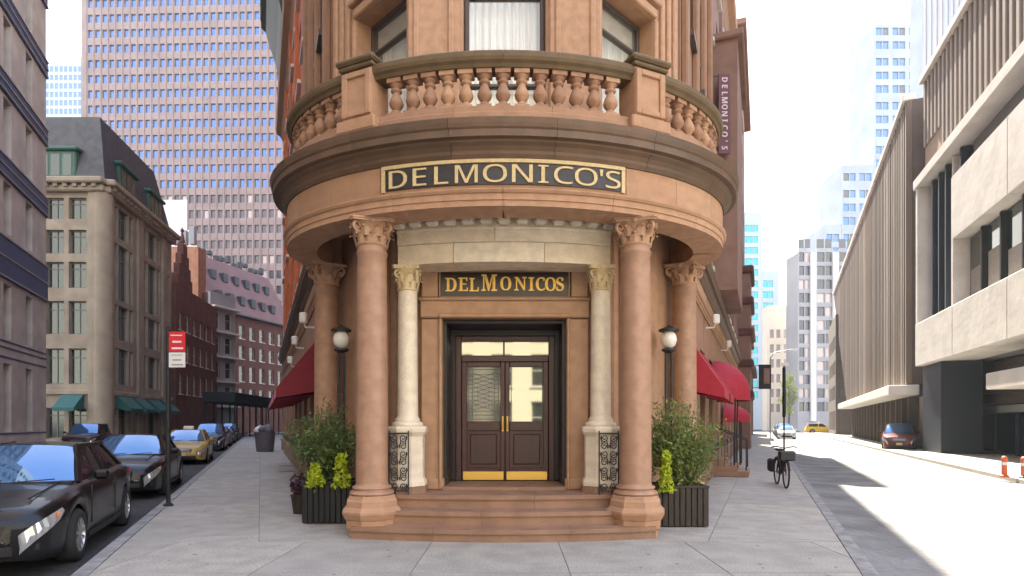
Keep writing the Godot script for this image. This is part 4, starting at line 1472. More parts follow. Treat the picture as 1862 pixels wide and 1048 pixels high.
func car(called: String, label: String, category: String, at: Vector3, turn: float, paint: Material, suv := false, taxi := false, group := "") -> Node3D:
	var o := thing(called, label, category, at, turn, group)
	var up := 0.14 if suv else 0.0
	# z (forward), top, half width, bottom
	var tb := [
		[-2.42, 0.62, 0.62, 0.42], [-2.40, 0.80, 0.70, 0.34], [-2.30, 0.96 + up, 0.78, 0.28], [-2.0, 1.03 + up, 0.85, 0.22], [-1.5, 1.05 + up, 0.90, 0.20], [-0.5, 1.00 + up, 0.915, 0.20], [0.6, 0.97 + up, 0.915, 0.20],
		[0.95, 0.96 + up, 0.91, 0.20], [1.5, 0.90 + up, 0.90, 0.20], [1.95, 0.83 + up, 0.86, 0.20], [2.2, 0.76 + up, 0.79, 0.20], [2.34, 0.68 + up, 0.70, 0.21], [2.40, 0.58 + up * 0.6, 0.60, 0.24], [2.42, 0.45, 0.52, 0.30]]
	var wr := 0.33 + up * 0.25
	var axles := [-1.40, 1.42]
	var zs := []
	for r in tb: zs.append(r[0])
	for ax in axles:
		for k in range(-6, 7):
			zs.append(ax + (wr + 0.055) * sin(PI / 2 * k / 6.0))
	for k in range(-8, 9): zs.append(k * 0.3 + 0.03)
	zs.sort()
	var body := MB.new()
	var last := []
	var lastn := []
	var rings := []
	for z in zs:
		var top := table(tb, z, 1)
		var hw := table(tb, z, 2)
		var bot := table(tb, z, 3)
		for ax in axles:
			var dz: float = z - ax
			var rr := wr + 0.055
			if absf(dz) < rr:
				bot = maxf(bot, wr + sqrt(rr * rr - dz * dz))
		bot = minf(bot, top - 0.12)
		var mid := maxf(0.52, bot + 0.02)
		var pts := [Vector2(hw * 0.965, bot), Vector2(hw * 0.99, lerpf(bot, mid, 0.6)), Vector2(hw, mid + 0.06), Vector2(hw * 0.992, lerpf(mid, top, 0.55) + 0.02), Vector2(hw * 0.955, top - 0.075), Vector2(hw * 0.90, top - 0.025), Vector2(hw * 0.80, top), Vector2(hw * 0.45, top + 0.022), Vector2(0, top + 0.03)]
		var ring := []
		for p in pts: ring.append(Vector3(p.x, p.y, z))
		for k in range(pts.size() - 2, -1, -1): ring.append(Vector3(-pts[k].x, pts[k].y, z))
		rings.append(ring)
	var m: int = rings[0].size()
	var norms := []
	for i in rings.size():
		var rn := []
		for k in m:
			var t1: Vector3 = rings[mini(i + 1, rings.size() - 1)][k] - rings[maxi(i - 1, 0)][k]
			var t2: Vector3 = rings[i][mini(k + 1, m - 1)] - rings[i][maxi(k - 1, 0)]
			var nn := t1.cross(t2).normalized()
			var c: Vector3 = rings[i][k] - Vector3(0, 0.5, rings[i][k].z * 0.85)
			if nn.dot(c) < 0: nn = -nn
			rn.append(nn)
		norms.append(rn)
	for i in rings.size() - 1:
		for k in m - 1:
			body.quadn(rings[i][k], rings[i][k + 1], rings[i + 1][k + 1], rings[i + 1][k], norms[i][k], norms[i][k + 1], norms[i + 1][k + 1], norms[i + 1][k])
	for e in [0, rings.size() - 1]:
		var nz := Vector3(0, 0, -1 if e == 0 else 1)
		for k in range(1, m - 1):
			body.tri(rings[e][0], rings[e][k], rings[e][k + 1], nz, nz, nz)
	obj(body, "body", paint, o)
	var under := MB.new()
	under.box(Vector3(0, 0.40, 0), Vector3(1.5, 0.42, 4.3))
	obj(under, "underbody", M.black_plastic, o)
	# greenhouse
	var by := 0.98 + up
	var ry := 1.43 + up * 1.9
	var zr0 := -1.95 if not suv else -2.25
	var zr1 := -1.15 if not suv else -1.95
	var zf0 := 0.98
	var zf1 := 0.18
	var wb := 0.79
	var wt := 0.57 if not suv else 0.62
	var pane := func(a: Vector3, b: Vector3, c: Vector3, d: Vector3, bulge: Vector3, mb: MB) -> void:   # a curved sheet: a b below, d c above
		var nx := 8
		var ny := 4
		var g := []
		for i in nx + 1:
			var col := []
			for j in ny + 1:
				var s := float(i) / nx
				var t := float(j) / ny
				col.append(a.lerp(b, s).lerp(d.lerp(c, s), t) + bulge * (4.0 * s * (1.0 - s)) * 0.8 + bulge * (4.0 * t * (1.0 - t)) * 0.35)
			g.append(col)
		var gn := []
		for i in nx + 1:
			var col := []
			for j in ny + 1:
				var t1: Vector3 = g[mini(i + 1, nx)][j] - g[maxi(i - 1, 0)][j]
				var t2: Vector3 = g[i][mini(j + 1, ny)] - g[i][maxi(j - 1, 0)]
				var nn := t1.cross(t2).normalized()
				if nn.dot(bulge) < 0: nn = -nn
				col.append(nn)
			gn.append(col)
		for i in nx:
			for j in ny:
				mb.quadn(g[i][j], g[i + 1][j], g[i + 1][j + 1], g[i][j + 1], gn[i][j], gn[i + 1][j], gn[i + 1][j + 1], gn[i][j + 1])
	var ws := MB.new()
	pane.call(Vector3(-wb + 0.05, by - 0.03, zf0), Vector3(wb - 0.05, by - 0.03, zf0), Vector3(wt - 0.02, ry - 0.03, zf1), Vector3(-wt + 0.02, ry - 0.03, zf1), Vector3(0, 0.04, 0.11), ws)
	obj(ws, "windscreen", M.sky_blue_car_glass, o)
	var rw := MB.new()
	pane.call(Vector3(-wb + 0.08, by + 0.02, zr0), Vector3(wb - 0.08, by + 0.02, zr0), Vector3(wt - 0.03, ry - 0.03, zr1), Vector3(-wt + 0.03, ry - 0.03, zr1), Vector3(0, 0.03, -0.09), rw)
	obj(rw, "rear_window", M.sky_blue_car_glass, o)
	var roof := MB.new()
	pane.call(Vector3(-wt - 0.01, ry - 0.03, zf1 + 0.02), Vector3(wt + 0.01, ry - 0.03, zf1 + 0.02), Vector3(wt + 0.01, ry - 0.03, zr1 - 0.02), Vector3(-wt - 0.01, ry - 0.03, zr1 - 0.02), Vector3(0, 0.045, 0.001), roof)
	for s in [-1.0, 1.0]:
		# pillars and roof rails, each a body-coloured bar
		for q in [[zf0 - 0.02, wb, zf1, wt, 0.07], [0.02 - 0.55, wb, -0.45, wt, 0.09], [zr0 + 0.12, wb, zr1 + 0.02, wt, 0.13]]:
			var mbx := Vector3(s * (q[1] - 0.015), by - 0.04, q[0])
			var mtx := Vector3(s * (q[3] + 0.005), ry - 0.02, q[2])
			roof.beam(mbx, mtx, q[4], 0.05, Vector3(s, 0.6, 0))
		roof.beam(Vector3(s * (wt + 0.005), ry - 0.022, zf1 + 0.05), Vector3(s * (wt + 0.005), ry - 0.022, zr1 - 0.02), 0.06, 0.05)
	obj(roof, "roof", paint, o)
	for s in [-1.0, 1.0]:
		for q in [[zf0 - 0.08, -0.50, zf1 - 0.02, -0.42], [-0.56, zr0 + 0.15, -0.48, zr1 + 0.04]]:
			var sg := MB.new()
			pane.call(Vector3(s * (wb - 0.02), by - 0.04, q[0]), Vector3(s * (wb - 0.02), by - 0.04, q[1]), Vector3(s * (wt + 0.0), ry - 0.03, q[3]), Vector3(s * (wt + 0.0), ry - 0.03, q[2]), Vector3(s * 0.03, 0.01, 0), sg)
			obj(sg, "side_window", M.car_side_glass, o)
		var lines := MB.new()
		for z in [0.88, -0.50, -1.35]:
			lines.box(Vector3(s * 0.912, 0.66 + up, z), Vector3(0.012, 0.5, 0.012))
		lines.box(Vector3(s * 0.905, 0.27, 0.0), Vector3(0.03, 0.06, 1.9))
		obj(lines, "door_seam", M.black_plastic, o)
		for z in [-0.38, -1.22]:
			var hd := MB.new()
			hd.bbox(Vector3(s * 0.918, 0.83 + up, z), Vector3(0.035, 0.03, 0.17), 0.01)
			obj(hd, "door_handle", paint, o)
		var mr := MB.new()
		mr.bbox(Vector3(s * 0.99, by + 0.05, 0.72), Vector3(0.18, 0.13, 0.11), 0.035)
		mr.beam(Vector3(s * 0.84, by - 0.01, 0.72), Vector3(s * 0.95, by + 0.03, 0.72), 0.05, 0.04)
		obj(mr, "wing_mirror", paint, o)
		# headlamp: silver reflector behind, amber corner
		var hl := MB.new()
		var f := func(z: float, e: float, y: float) -> Vector3: return Vector3(s * (table(tb, z, 2) * e + 0.006), y, z + 0.012)
		var last_c := []
		for i in 15:
			var t := i / 14.0
			var z := lerpf(1.93, 2.405, 1.0 - (1.0 - t) * (1.0 - t))
			var e := 1.0
			var y0 := table(tb, z, 1) - 0.09 + 0.05 * t * t - lerpf(0.07, 0.21, sqrt(t))
			var y1 := table(tb, z, 1) - 0.09 + 0.05 * t * t
			var now := [f.call(z, e, y0), f.call(z, e + 0.012, lerpf(y0, y1, 0.45 + 0.12 * sin(i * 2.1))) + Vector3(s * 0.010, 0, 0.014) * (1.0 if i % 2 else -0.4), f.call(z, e - 0.02, y1)]
			if last_c.size():
				for j in 2:
					hl.quad(last_c[j], now[j], now[j + 1], last_c[j + 1], Vector3(s, 0.2, 0.6))
			last_c = now
		var hn := obj(hl, "headlamp", M.lamp_silver, o)
		var am := MB.new()
		am.bbox(Vector3(s * 0.845, 0.685 + up, 2.06), Vector3(0.022, 0.06, 0.08), 0.01, Basis(Vector3.UP, s * 0.25))
		obj(am, "corner_lamp", M.amber, hn)
		var tl := MB.new()
		tl.bbox(Vector3(s * 0.66, 0.86 + up, -2.33), Vector3(0.26, 0.15, 0.12), 0.03)
		obj(tl, "tail_lamp", M.tail_red, o)
		for ax in axles:
			var wn := Node3D.new()
			wn.name = "wheel"
			o.add_child(wn, true)
			wn.position = Vector3(s * 0.80, wr, ax)
			wn.basis = Basis(Vector3(0, 0, 1), -s * PI / 2)
			var ty := MB.new()
			ty.lathe([Vector2(wr * 0.64, 0.10), Vector2(wr * 0.70, 0.115), Vector2(wr * 0.92, 0.112), Vector2(wr, 0.08), Vector2(wr, -0.08), Vector2(wr * 0.92, -0.11), Vector2(wr * 0.6, -0.10)], 28, Vector3.ZERO, true)
			obj(ty, "tyre", M.tyre, wn)
			var ri := MB.new()
			ri.lathe([Vector2(wr * 0.66, 0.105), Vector2(wr * 0.62, 0.112), Vector2(wr * 0.57, 0.06), Vector2(wr * 0.5, 0.02), Vector2(0, 0.02)], 28, Vector3.ZERO, true)
			ri.lathe([Vector2(wr * 0.2, 0.02), Vector2(wr * 0.18, 0.105), Vector2(0, 0.11)], 14)
			for k in 10:
				var a := TAU * k / 10
				ri.beam(Vector3(cos(a) * wr * 0.15, 0.09, sin(a) * wr * 0.15), Vector3(cos(a) * wr * 0.60, 0.095, sin(a) * wr * 0.60), 0.035, 0.03)
			obj(ri, "rim", M.rim, wn)
	# front: grille, bumper mouth, number plate
	var gr := MB.new()
	gr.bbox(Vector3(0, 0.60 + up * 0.7, 2.40), Vector3(0.72, 0.15, 0.06), 0.02)
	gr.bbox(Vector3(0, 0.34, 2.405), Vector3(1.05, 0.13, 0.06), 0.02)
	for s in [-1.0, 1.0]:
		gr.bbox(Vector3(s * 0.66, 0.36, 2.31), Vector3(0.16, 0.09, 0.06), 0.015, Basis(Vector3.UP, s * 0.5))
	obj(gr, "grille", M.black_plastic, o)
	var cb := MB.new()
	for k in 3:
		cb.bbox(Vector3(0, 0.555 + up * 0.7 + k * 0.045, 2.433), Vector3(0.66, 0.014, 0.02), 0.004)
	obj(cb, "grille_bar", M.chrome, o)
	var pl := MB.new()
	pl.bbox(Vector3(0, 0.46, 2.445), Vector3(0.31, 0.15, 0.015), 0.004)
	obj(pl, "number_plate", M.gold_pale, o)
	var ft := MB.new()
	ft.beam(Vector3(-wb + 0.05, by - 0.015, zf0 + 0.05), Vector3(wb - 0.05, by - 0.015, zf0 + 0.05), 0.10, 0.03)
	for s in [-1.0, 1.0]:
		ft.beam(Vector3(s * 0.60, 0.985 + up, 0.93), Vector3(s * 0.55, 0.865 + up, 2.0), 0.010, 0.012)
	obj(ft, "bonnet_seam", M.black_plastic, o)
	var lip := MB.new()
	for s in [-1.0, 1.0]:
		lip.beam(Vector3(s * 0.40, 0.44, 2.425), Vector3(s * 0.66, 0.44, 2.345), 0.02, 0.02)
	obj(lip, "bumper_trim", M.chrome, o)
	var wp := MB.new()
	for x in [-0.45, 0.10]:
		wp.tube([Vector3(x, by - 0.0, zf0 + 0.09), Vector3(x + 0.45, by + 0.03, zf0 + 0.09)], 0.008, 4)
	obj(wp, "wiper", M.black_plastic, o)
	if taxi:
		var tx := MB.new()
		tx.bbox(Vector3(0, ry + 0.10, -0.3), Vector3(0.42, 0.15, 0.16), 0.03)
		obj(tx, "roof_sign", M.sign_white, o)
	return o


func vehicles() -> void:
	var turn := atan2(SN, CS)
	var place := func(d: float, gap: float) -> Vector3: return P(kerb_l(d) - gap / CS, d, -0.13)
	car("parked_car", "black sedan nearest at the left kerb, sky blue tinted into its windscreen glass", "car", place.call(8.43, 1.16), turn, M.paint_black, false, false, "cars parked along the left kerb")
	car("parked_car", "black sedan parked second in the left kerb row by the sign post", "car", place.call(15.3, 1.16), turn, M.paint_black, false, false, "cars parked along the left kerb")
	car("parked_car", "golden yellow taxi parked third in the left kerb row", "car", place.call(26.6, 1.16), turn, M.paint_gold, false, true, "cars parked along the left kerb")
	car("parked_car", "dark navy car parked fourth in the left kerb row beyond the golden taxi", "car", place.call(38.5, 1.16), turn, M.paint_navy, true, false, "cars parked along the left kerb")
	car("parked_car", "grey car parked fifth in the left kerb row", "car", place.call(45.5, 1.16), turn, M.paint_grey, false, false, "cars parked along the left kerb")
	car("parked_car", "black car parked sixth in the left kerb row", "car", place.call(52.5, 1.16), turn, M.paint_black, false, false, "cars parked along the left kerb")
	car("parked_car", "farthest dark car at the end of the left kerb row", "car", place.call(60.5, 1.16), turn, M.paint_black, true, false, "cars parked along the left kerb")
	car("parked_car", "dark red car standing across the left street before the pale banded building", "car", P(kerb_l(37.0) - 8.1 / CS, 37.0, -0.13), turn, M.paint_maroon, true)
	var tr := -turn
	var rp := func(d: float, gap: float) -> Vector3: return P(kerb_r(d) + gap / CS, d, -0.13)
	car("distant_car", "white car parked far down the right street, nearest of the distant row", "car", rp.call(66.0, 1.2), tr, M.paint_white, false, false, "distant cars on the right street")
	car("distant_car", "dark car parked far down the right street behind the white one", "car", rp.call(73.0, 1.2), tr, M.paint_black, true, false, "distant cars on the right street")
	car("distant_car", "grey car parked far down the right street, between two black cars", "car", rp.call(80.0, 1.2), tr, M.paint_grey, false, false, "distant cars on the right street")
	car("distant_car", "black car far down the right street beyond the grey one", "car", rp.call(87.0, 1.2), tr, M.paint_black, true, false, "distant cars on the right street")
	car("distant_car", "silver car farthest down the right street", "car", rp.call(94.0, 1.2), tr, M.paint_white, false, false, "distant cars on the right street")
	car("yellow_cab", "bright yellow cab crossing at the far end of the right street", "car", P(52.0, 100.0, -0.13), PI / 2 - 0.3, M.paint_yellow, true, true)
	car("red_car", "dull red car half hidden behind the corner of the concrete building", "car", P(25.0, 38.4, -0.13), -0.56, M.paint_red, true)


# ---------------------------------------------------------------- street furniture
func furniture() -> void:
	var s := thing("parking_sign", "red and white parking sign on a dark post at the left kerb", "sign", P(-6.66, 11.5, 0))
	var mb := MB.new()
	mb.tube([Vector3(0, 0, 0), Vector3(0, 3.42, 0)], 0.042, 10)
	mb.lathe([Vector2(0.09, 0), Vector2(0.09, 0.03), Vector2(0.045, 0.06)], 10)
	obj(mb, "post", M.post_dark, s)
	for q in [[3.17, 0.39, "red_plate", M.sign_red, M.sign_white], [2.82, 0.29, "white_plate", M.sign_white, M.print_grey]]:
		var pl := MB.new()
		pl.bbox(Vector3(0.20, q[0], 0.05), Vector3(0.32, q[1], 0.012), 0.006)
		var pn := obj(pl, q[2], q[3], s)
		var pr := MB.new()
		for k in 3:
			pr.box(Vector3(0.19 + 0.01 * k, q[0] + q[1] * (0.32 - 0.32 * k), 0.058), Vector3(0.22 - 0.05 * (k % 2), q[1] * (0.05 if k == 0 else 0.09), 0.004))
		obj(pr, "lettering", q[4], pn)
	# post and bicycle at the right kerb
	var p2 := thing("street_post", "slim grey sign post at the right kerb with small pale plates on top", "post", P(13.2, 28.8, 0))
	mb = MB.new()
	mb.tube([Vector3(0, 0, 0), Vector3(0, 4.4, 0)], 0.04, 8)
	mb.tube([Vector3(0, 1.9, 0), Vector3(0, 4.3, 0)], 0.08, 8)
	obj(mb, "post", M.post_dark, p2)
	mb = MB.new()
	mb.bbox(Vector3(0.02, 4.45, 0.06), Vector3(0.40, 0.16, 0.02), 0.005)
	obj(mb, "plate", M.sign_white, p2)
	bicycle(P(6.85, 15.1, 0))
	var lp := thing("street_lamp", "tall pale street lamp with an arm, far along the right kerb", "lamp", P(kerb_r(62.0) - 0.5, 62.0, 0))
	mb = MB.new()
	mb.tube([Vector3(0, 0, 0), Vector3(0, 8.4, 0), Vector3(0.5, 9.0, 0), Vector3(2.2, 9.3, 0)], 0.06, 8, 0.035)
	obj(mb, "pole", M.steel, lp)
	mb = MB.new()
	mb.bbox(Vector3(2.4, 9.28, 0), Vector3(0.8, 0.14, 0.3), 0.04)
	obj(mb, "lamp_head", M.sign_white, lp)
	# hanging banner farther down the right street
	var hb := thing("hanging_sign", "dark rectangular hanging sign with a pink picture, far along the right street wall", "sign", P(19.6, 46.0, 4.2))
	mb = MB.new()
	mb.bbox(Vector3(0, 1.0, 0), Vector3(0.95, 1.9, 0.08), 0.01)
	mb.box(Vector3(-0.7, 1.85, 0), Vector3(1.6, 0.06, 0.06))
	mb.box(Vector3(-0.7, 0.15, 0), Vector3(1.6, 0.06, 0.06))
	obj(mb, "board", M.post_dark, hb)
	mb = MB.new()
	mb.bbox(Vector3(0.12, 1.05, 0.045), Vector3(0.45, 1.2, 0.01), 0.004)
	obj(mb, "picture", M.pink_brick, hb)
	# hydrant-like posts on the far right pavement
	for k in 2:
		var h := thing("orange_bollard", "short orange-red bollard before the dark shopfront, %s" % ["the left one of two" if k == 0 else "at the right edge of the picture"], "bollard", P(14.6 + k * 0.28, 17.6 - k * 0.35, 0), 0.0, "orange bollards before the shopfront")
		mb = MB.new()
		mb.lathe([Vector2(0.12, 0), Vector2(0.12, 0.05), Vector2(0.075, 0.07), Vector2(0.072, 0.50), Vector2(0.085, 0.52), Vector2(0.085, 0.56), Vector2(0.05, 0.62), Vector2(0, 0.63)], 14, Vector3.ZERO, true)
		obj(mb, "post", M.hydrant, h)
		mb = MB.new()
		mb.lathe([Vector2(0.080, 0.36), Vector2(0.082, 0.37), Vector2(0.082, 0.44), Vector2(0.080, 0.45)], 14)
		obj(mb, "band", M.sign_white, h)
	# refuse by the left wall
	var tb := thing("litter_bin", "tall grey litter bin heaped with bags by the left street wall", "bin", P(-13.9, 33.4, 0))
	mb = MB.new()
	mb.lathe([Vector2(0.42, 0), Vector2(0.46, 0.05), Vector2(0.55, 1.05), Vector2(0.58, 1.1), Vector2(0.5, 1.1), Vector2(0, 1.05)], 16, Vector3.ZERO, true)
	obj(mb, "drum", M.bag_grey, tb)
	for k in 3:
		var bg := MB.new()
		bg.lathe([Vector2(0.05, 0), Vector2(0.3, 0.08), Vector2(0.36, 0.25), Vector2(0.22, 0.42), Vector2(0.05, 0.5), Vector2(0.07, 0.56), Vector2(0, 0.57)], 12, Vector3.ZERO, true)
		obj(bg, "bag", M.bag_grey if k else M.sign_white, tb, Transform3D(Basis(Vector3.UP, k * 1.3).scaled(Vector3(1, 0.9 + 0.1 * k, 0.8)), Vector3(-0.28 + k * 0.27, 1.0, 0.1 * k)))
	# iron cellar hatch rails low on the left wall
	for k in 2:
		var ht := thing("cellar_hatch", "dark flat cellar hatch in the left pavement, %s" % ["the nearer of two" if k == 0 else "the farther of two"], "hatch", P(-7.15 - k * 1.0, 20.0 + k * 2.6, 0), 0.0, "cellar hatches in the left pavement")
		mb = MB.new()
		mb.bbox(Vector3(0, 0.012, 0), Vector3(1.3, 0.024, 0.55), 0.005, Basis(Vector3.UP, 0.4))
		obj(mb, "lid", M.steel, ht)


func bicycle(at: Vector3) -> void:
	var b := thing("bicycle", "dark bicycle leaning upright near the right kerb, seen end-on", "bicycle", at, -0.22)
	for z in [-0.52, 0.52]:
		var w := Node3D.new()
		w.name = "wheel"
		b.add_child(w, true)
		w.position = Vector3(0, 0.34, z)
		w.basis = Basis(Vector3(0, 0, 1), PI / 2)
		var ty := MB.new()
		var pts := []
		for i in 33: pts.append(Vector3(cos(TAU * i / 32) * 0.325, 0, sin(TAU * i / 32) * 0.325))
		ty.tube(pts, 0.022, 6)
		obj(ty, "tyre", M.tyre, w)
		var sp := MB.new()
		for i in 14: sp.tube([Vector3.ZERO, Vector3(cos(TAU * i / 14) * 0.31, 0, sin(TAU * i / 14) * 0.31)], 0.003, 3)
		sp.lathe([Vector2(0.02, -0.05), Vector2(0.02, 0.05)], 8)
		obj(sp, "spokes", M.steel, w)
	var f := MB.new()
	var bb := Vector3(0, 0.30, -0.05)
	var seat := Vector3(0, 0.82, -0.22)
	var head := Vector3(0, 0.80, 0.36)
	for e in [[bb, seat], [seat, head], [bb, head - Vector3(0, 0.08, -0.02)], [bb, Vector3(0, 0.34, -0.52)], [seat, Vector3(0, 0.34, -0.52)], [head, Vector3(0, 0.34, 0.52)]]:
		f.tube([e[0], e[1]], 0.018, 6)
	obj(f, "frame", M.paint_maroon, b)
	var h := MB.new()
	h.tube([head, head + Vector3(0, 0.18, -0.02)], 0.016, 6)
	h.tube([Vector3(-0.30, 1.0, 0.26), Vector3(-0.2, 1.02, 0.34), Vector3(0, 0.98, 0.36), Vector3(0.2, 1.02, 0.34), Vector3(0.30, 1.0, 0.26)], 0.015, 6)
	obj(h, "handlebar", M.iron, b)
	var s := MB.new()
	s.bbox(Vector3(0, 0.92, -0.25), Vector3(0.16, 0.06, 0.27), 0.025)
	s.tube([seat, Vector3(0, 0.9, -0.25)], 0.014, 6)
	obj(s, "saddle", M.tyre, b)
	var bk := MB.new()
	bk.bbox(Vector3(0, 0.80, 0.58), Vector3(0.36, 0.24, 0.26), 0.03)
	obj(bk, "basket", M.iron, b)
	for sd in [-1.0, 1.0]:
		var pb := MB.new()
		pb.bbox(Vector3(sd * 0.14, 0.50, -0.55), Vector3(0.13, 0.34, 0.34), 0.04)
		obj(pb, "pannier", M.tyre, b)
	var fd := MB.new()
	for z in [-0.52, 0.52]:
		var pts := []
		for i in 9: pts.append(Vector3(0, 0.34 + sin(PI * (0.1 + 0.8 * i / 8.0)) * 0.37, z + cos(PI * (0.1 + 0.8 * i / 8.0)) * 0.37))
		fd.tube(pts, 0.028, 5)
	obj(fd, "mudguard", M.iron, b)
	var cr := MB.new()
	cr.lathe([Vector2(0.09, -0.01), Vector2(0.09, 0.01)], 14)
	cr.tube([Vector3(0.15, 0, 0), Vector3(0, 0, 0)], 0.01, 5)
	obj(cr, "crank", M.steel, b, Transform3D(Basis(Vector3(0, 0, 1), PI / 2), bb + Vector3(0.05, 0, 0)))


# ---------------------------------------------------------------- the left street's far side
func left_side() -> void:
	# pale stone building with blue bands; its face runs along the street, its end looks to the side street
	var a := thing("banded_building", "pale stone building with dark blue bands and deep window slots at the left edge", "building")
	var s2 := Vector3(-0.3899, 0, -0.9209)
	var o := P(-31.4, 40.0, 0.0) - s2 * 22.0
	var n := Vector3(CS, 0, -SN)
	facade(a, o, s2, n, 22.0, 34.0, spans(1.0, 1.15, 3.45, 6), [[1.1, 5.0], [6.4, 9.5], [12.4, 15.3], [16.9, 20.0], [21.6, 24.6], [26.2, 29.3]], 0.9, M.bone, [M.glass_navy], null, {"deep": 0.75})
	var bs := Basis(s2, Vector3.UP, n)
	for q in [[9.75, 12.2, "blue_band"], [15.45, 16.75, "blue_band"], [20.2, 21.4, "blue_band"], [24.8, 26.0, "blue_band"], [29.5, 31.0, "blue_band"]]:
		var mb := MB.new()
		mb.bbox(o + s2 * 11.0 + n * 0.02 + Vector3.UP * (q[0] + q[1]) / 2, Vector3(22.1, q[1] - q[0], 0.16), 0.03, bs)
		var bn := obj(mb, q[2], M.blue_band, a)
		var st := MB.new()
		for k in 3:
			st.box(o + s2 * 11.0 + n * 0.10 + Vector3.UP * lerpf(q[0] + 0.1, q[1] - 0.1, k / 2.0), Vector3(22.12, 0.07, 0.10), bs)
		obj(st, "pale_line", M.bone_side, bn)
	for y in [1.0, 5.35, 5.9, 6.25]:
		var mb := MB.new()
		mb.box(o + s2 * 11.0 + n * 0.0 + Vector3.UP * y, Vector3(22.0, 0.09, 0.06), bs)
		obj(mb, "joint_line", M.blue_band, a)
	var core := MB.new()
	core.box(o + s2 * 10.9 - n * 7.0 + Vector3.UP * 17.0, Vector3(21.7, 33.9, 12.2), bs)
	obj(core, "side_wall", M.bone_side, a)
	# limestone corner block with slate mansard
	var b := thing("mansard_building", "limestone corner block with slate mansard roof, green dormers and tall paired windows", "building")
	var c0 := P(-34.3, 50.0, 0)
	var uf := Vector3(-1, 0, 0)
	var nf := Vector3(0, 0, 1)
	var H := 21.4
	facade(b, c0, uf, nf, 14.0, H, [[1.55, 3.05], [3.45, 4.95], [6.9, 8.4], [8.8, 10.3]], [[0.3, 2.9], [4.9, 7.9], [9.1, 11.9], [13.0, 15.2], [15.9, 17.9], [18.8, 20.6]], 0.5, M.lime_stone, [M.glass_green], M.grey_frame, {"mull": 1, "rails": [0.75], "frame": 0.1})
	var us := Vector3(-0.187, 0, -0.982)
	var ns := Vector3(0.982, 0, -0.187)
	facade(b, c0, us, ns, 14.9, H, [[1.6, 2.4], [2.55, 4.5], [4.65, 5.4], [7.9, 8.7], [8.85, 10.9], [11.05, 11.85], [13.4, 14.4]], [[0.3, 3.0], [5.0, 8.2], [9.0, 12.0], [12.5, 17.4], [18.0, 20.6]], 0.5, M.lime_stone_b, [M.glass_green, M.glass_window], M.grey_frame, {"mull": 1, "rails": [0.75], "frame": 0.1})
	var strip := MB.new()
	strip.lathe([Vector2(0.75, 0), Vector2(0.75, H)], 20, c0 + Vector3(-0.45, 0, -0.45))
	obj(strip, "rounded_corner", M.lime_stone, b)
	for q in [[c0, uf, nf, 14.0], [c0, us, ns, 14.9]]:
		var bb := Basis(q[1], Vector3.UP, q[2])
		var cn := MB.new()
		cn.bbox(q[0] + q[1] * q[3] / 2 + q[2] * 0.25 + Vector3.UP * (H + 0.45), Vector3(q[3] + 0.6, 0.5, 1.3), 0.1, bb)
		cn.bbox(q[0] + q[1] * q[3] / 2 + q[2] * 0.1 + Vector3.UP * (H - 0.1), Vector3(q[3] + 0.3, 0.55, 0.8), 0.1, bb)
		for k in int(q[3] / 0.8):
			var br := MB.new()
			br.box(q[0] + q[1] * (0.5 + k * 0.8) + q[2] * 0.45 + Vector3.UP * (H + 0.06), Vector3(0.35, 0.28, 0.5), bb)
			obj(br, "bracket", M.lime_stone_b, b)
		var belt := MB.new()
		belt.bbox(q[0] + q[1] * q[3] / 2 + q[2] * 0.06 + Vector3.UP * 4.2, Vector3(q[3], 0.4, 0.3), 0.05, bb)
		obj(belt, "belt_course", M.lime_stone, b)
		obj(cn, "cornice", M.lime_stone, b)
		var pl := MB.new()
		for x in ([0.75, 6.0, 12.0] if q[1] == uf else [0.75, 6.65, 12.6]):
			pl.bbox(q[0] + q[1] * x + q[2] * 0.1 + Vector3.UP * H / 2, Vector3(1.1, H - 0.6, 0.25), 0.05, bb)
		obj(pl, "pilaster", M.lime_stone_b if q[1] != uf else M.lime_stone, b)
	# mansard: two sloping faces, hipped at the corner
	var e0 := c0 + Vector3.UP * (H + 0.7)
	var top_h := Vector3.UP * 5.9
	var ef := e0 + uf * 14.0
	var es := e0 + us * 14.9
	var ct := e0 + top_h + (uf * 1.0 + us * 1.2)
	var ft := ef + top_h + us * 1.2
	var stp := es + top_h + uf * 1.0 - us * 2.2
	var mf := MB.new()
	mf.quad(e0, ef, ft, ct, nf + Vector3.UP)
	obj(mf, "front_roof", M.slate_b, b)
	var ms := MB.new()
	ms.quad(e0, es, stp, ct, ns + Vector3.UP)
	ms.tri(es, stp, stp + uf * 8.0, -ns, -ns, -ns)
	ms.quad(ct, ft, ft + us * 10.0, stp, Vector3.UP)
	obj(ms, "side_roof", M.slate, b)
	for q in [[c0, uf, nf, 4.2], [c0, us, ns, 4.6], [c0, us, ns, 10.9]]:
		var bb := Basis(q[1], Vector3.UP, q[2])
		var dm := Node3D.new()
		dm.name = "dormer"
		b.add_child(dm, true)
		dm.transform = Transform3D(bb, q[0] + q[1] * q[3] + Vector3.UP * (H + 0.75) - q[2] * 0.9)
		var bx := MB.new()
		bx.bbox(Vector3(0, 1.25, 0.2), Vector3(3.4, 2.5, 1.3), 0.1)
		bx.bbox(Vector3(0, 2.6, 0.25), Vector3(3.9, 0.35, 1.7), 0.1)
		obj(bx, "dormer_box", M.green_frame, dm)
		for k in 3:
			var w := MB.new()
			w.box(Vector3(-1.0 + k, 1.25, 0.86), Vector3(0.75, 1.8, 0.04))
			obj(w, "pane", M.glass_green, dm)
	var core2 := MB.new()
	core2.prism(PackedVector2Array([Vector2(-34.9, 50.7), Vector2(-48.2, 50.7), Vector2(-50.0, 64.0), Vector2(-37.5, 64.0)]), 0, H + 0.4)
	obj(core2, "building_core", M.lime_stone_b, b)
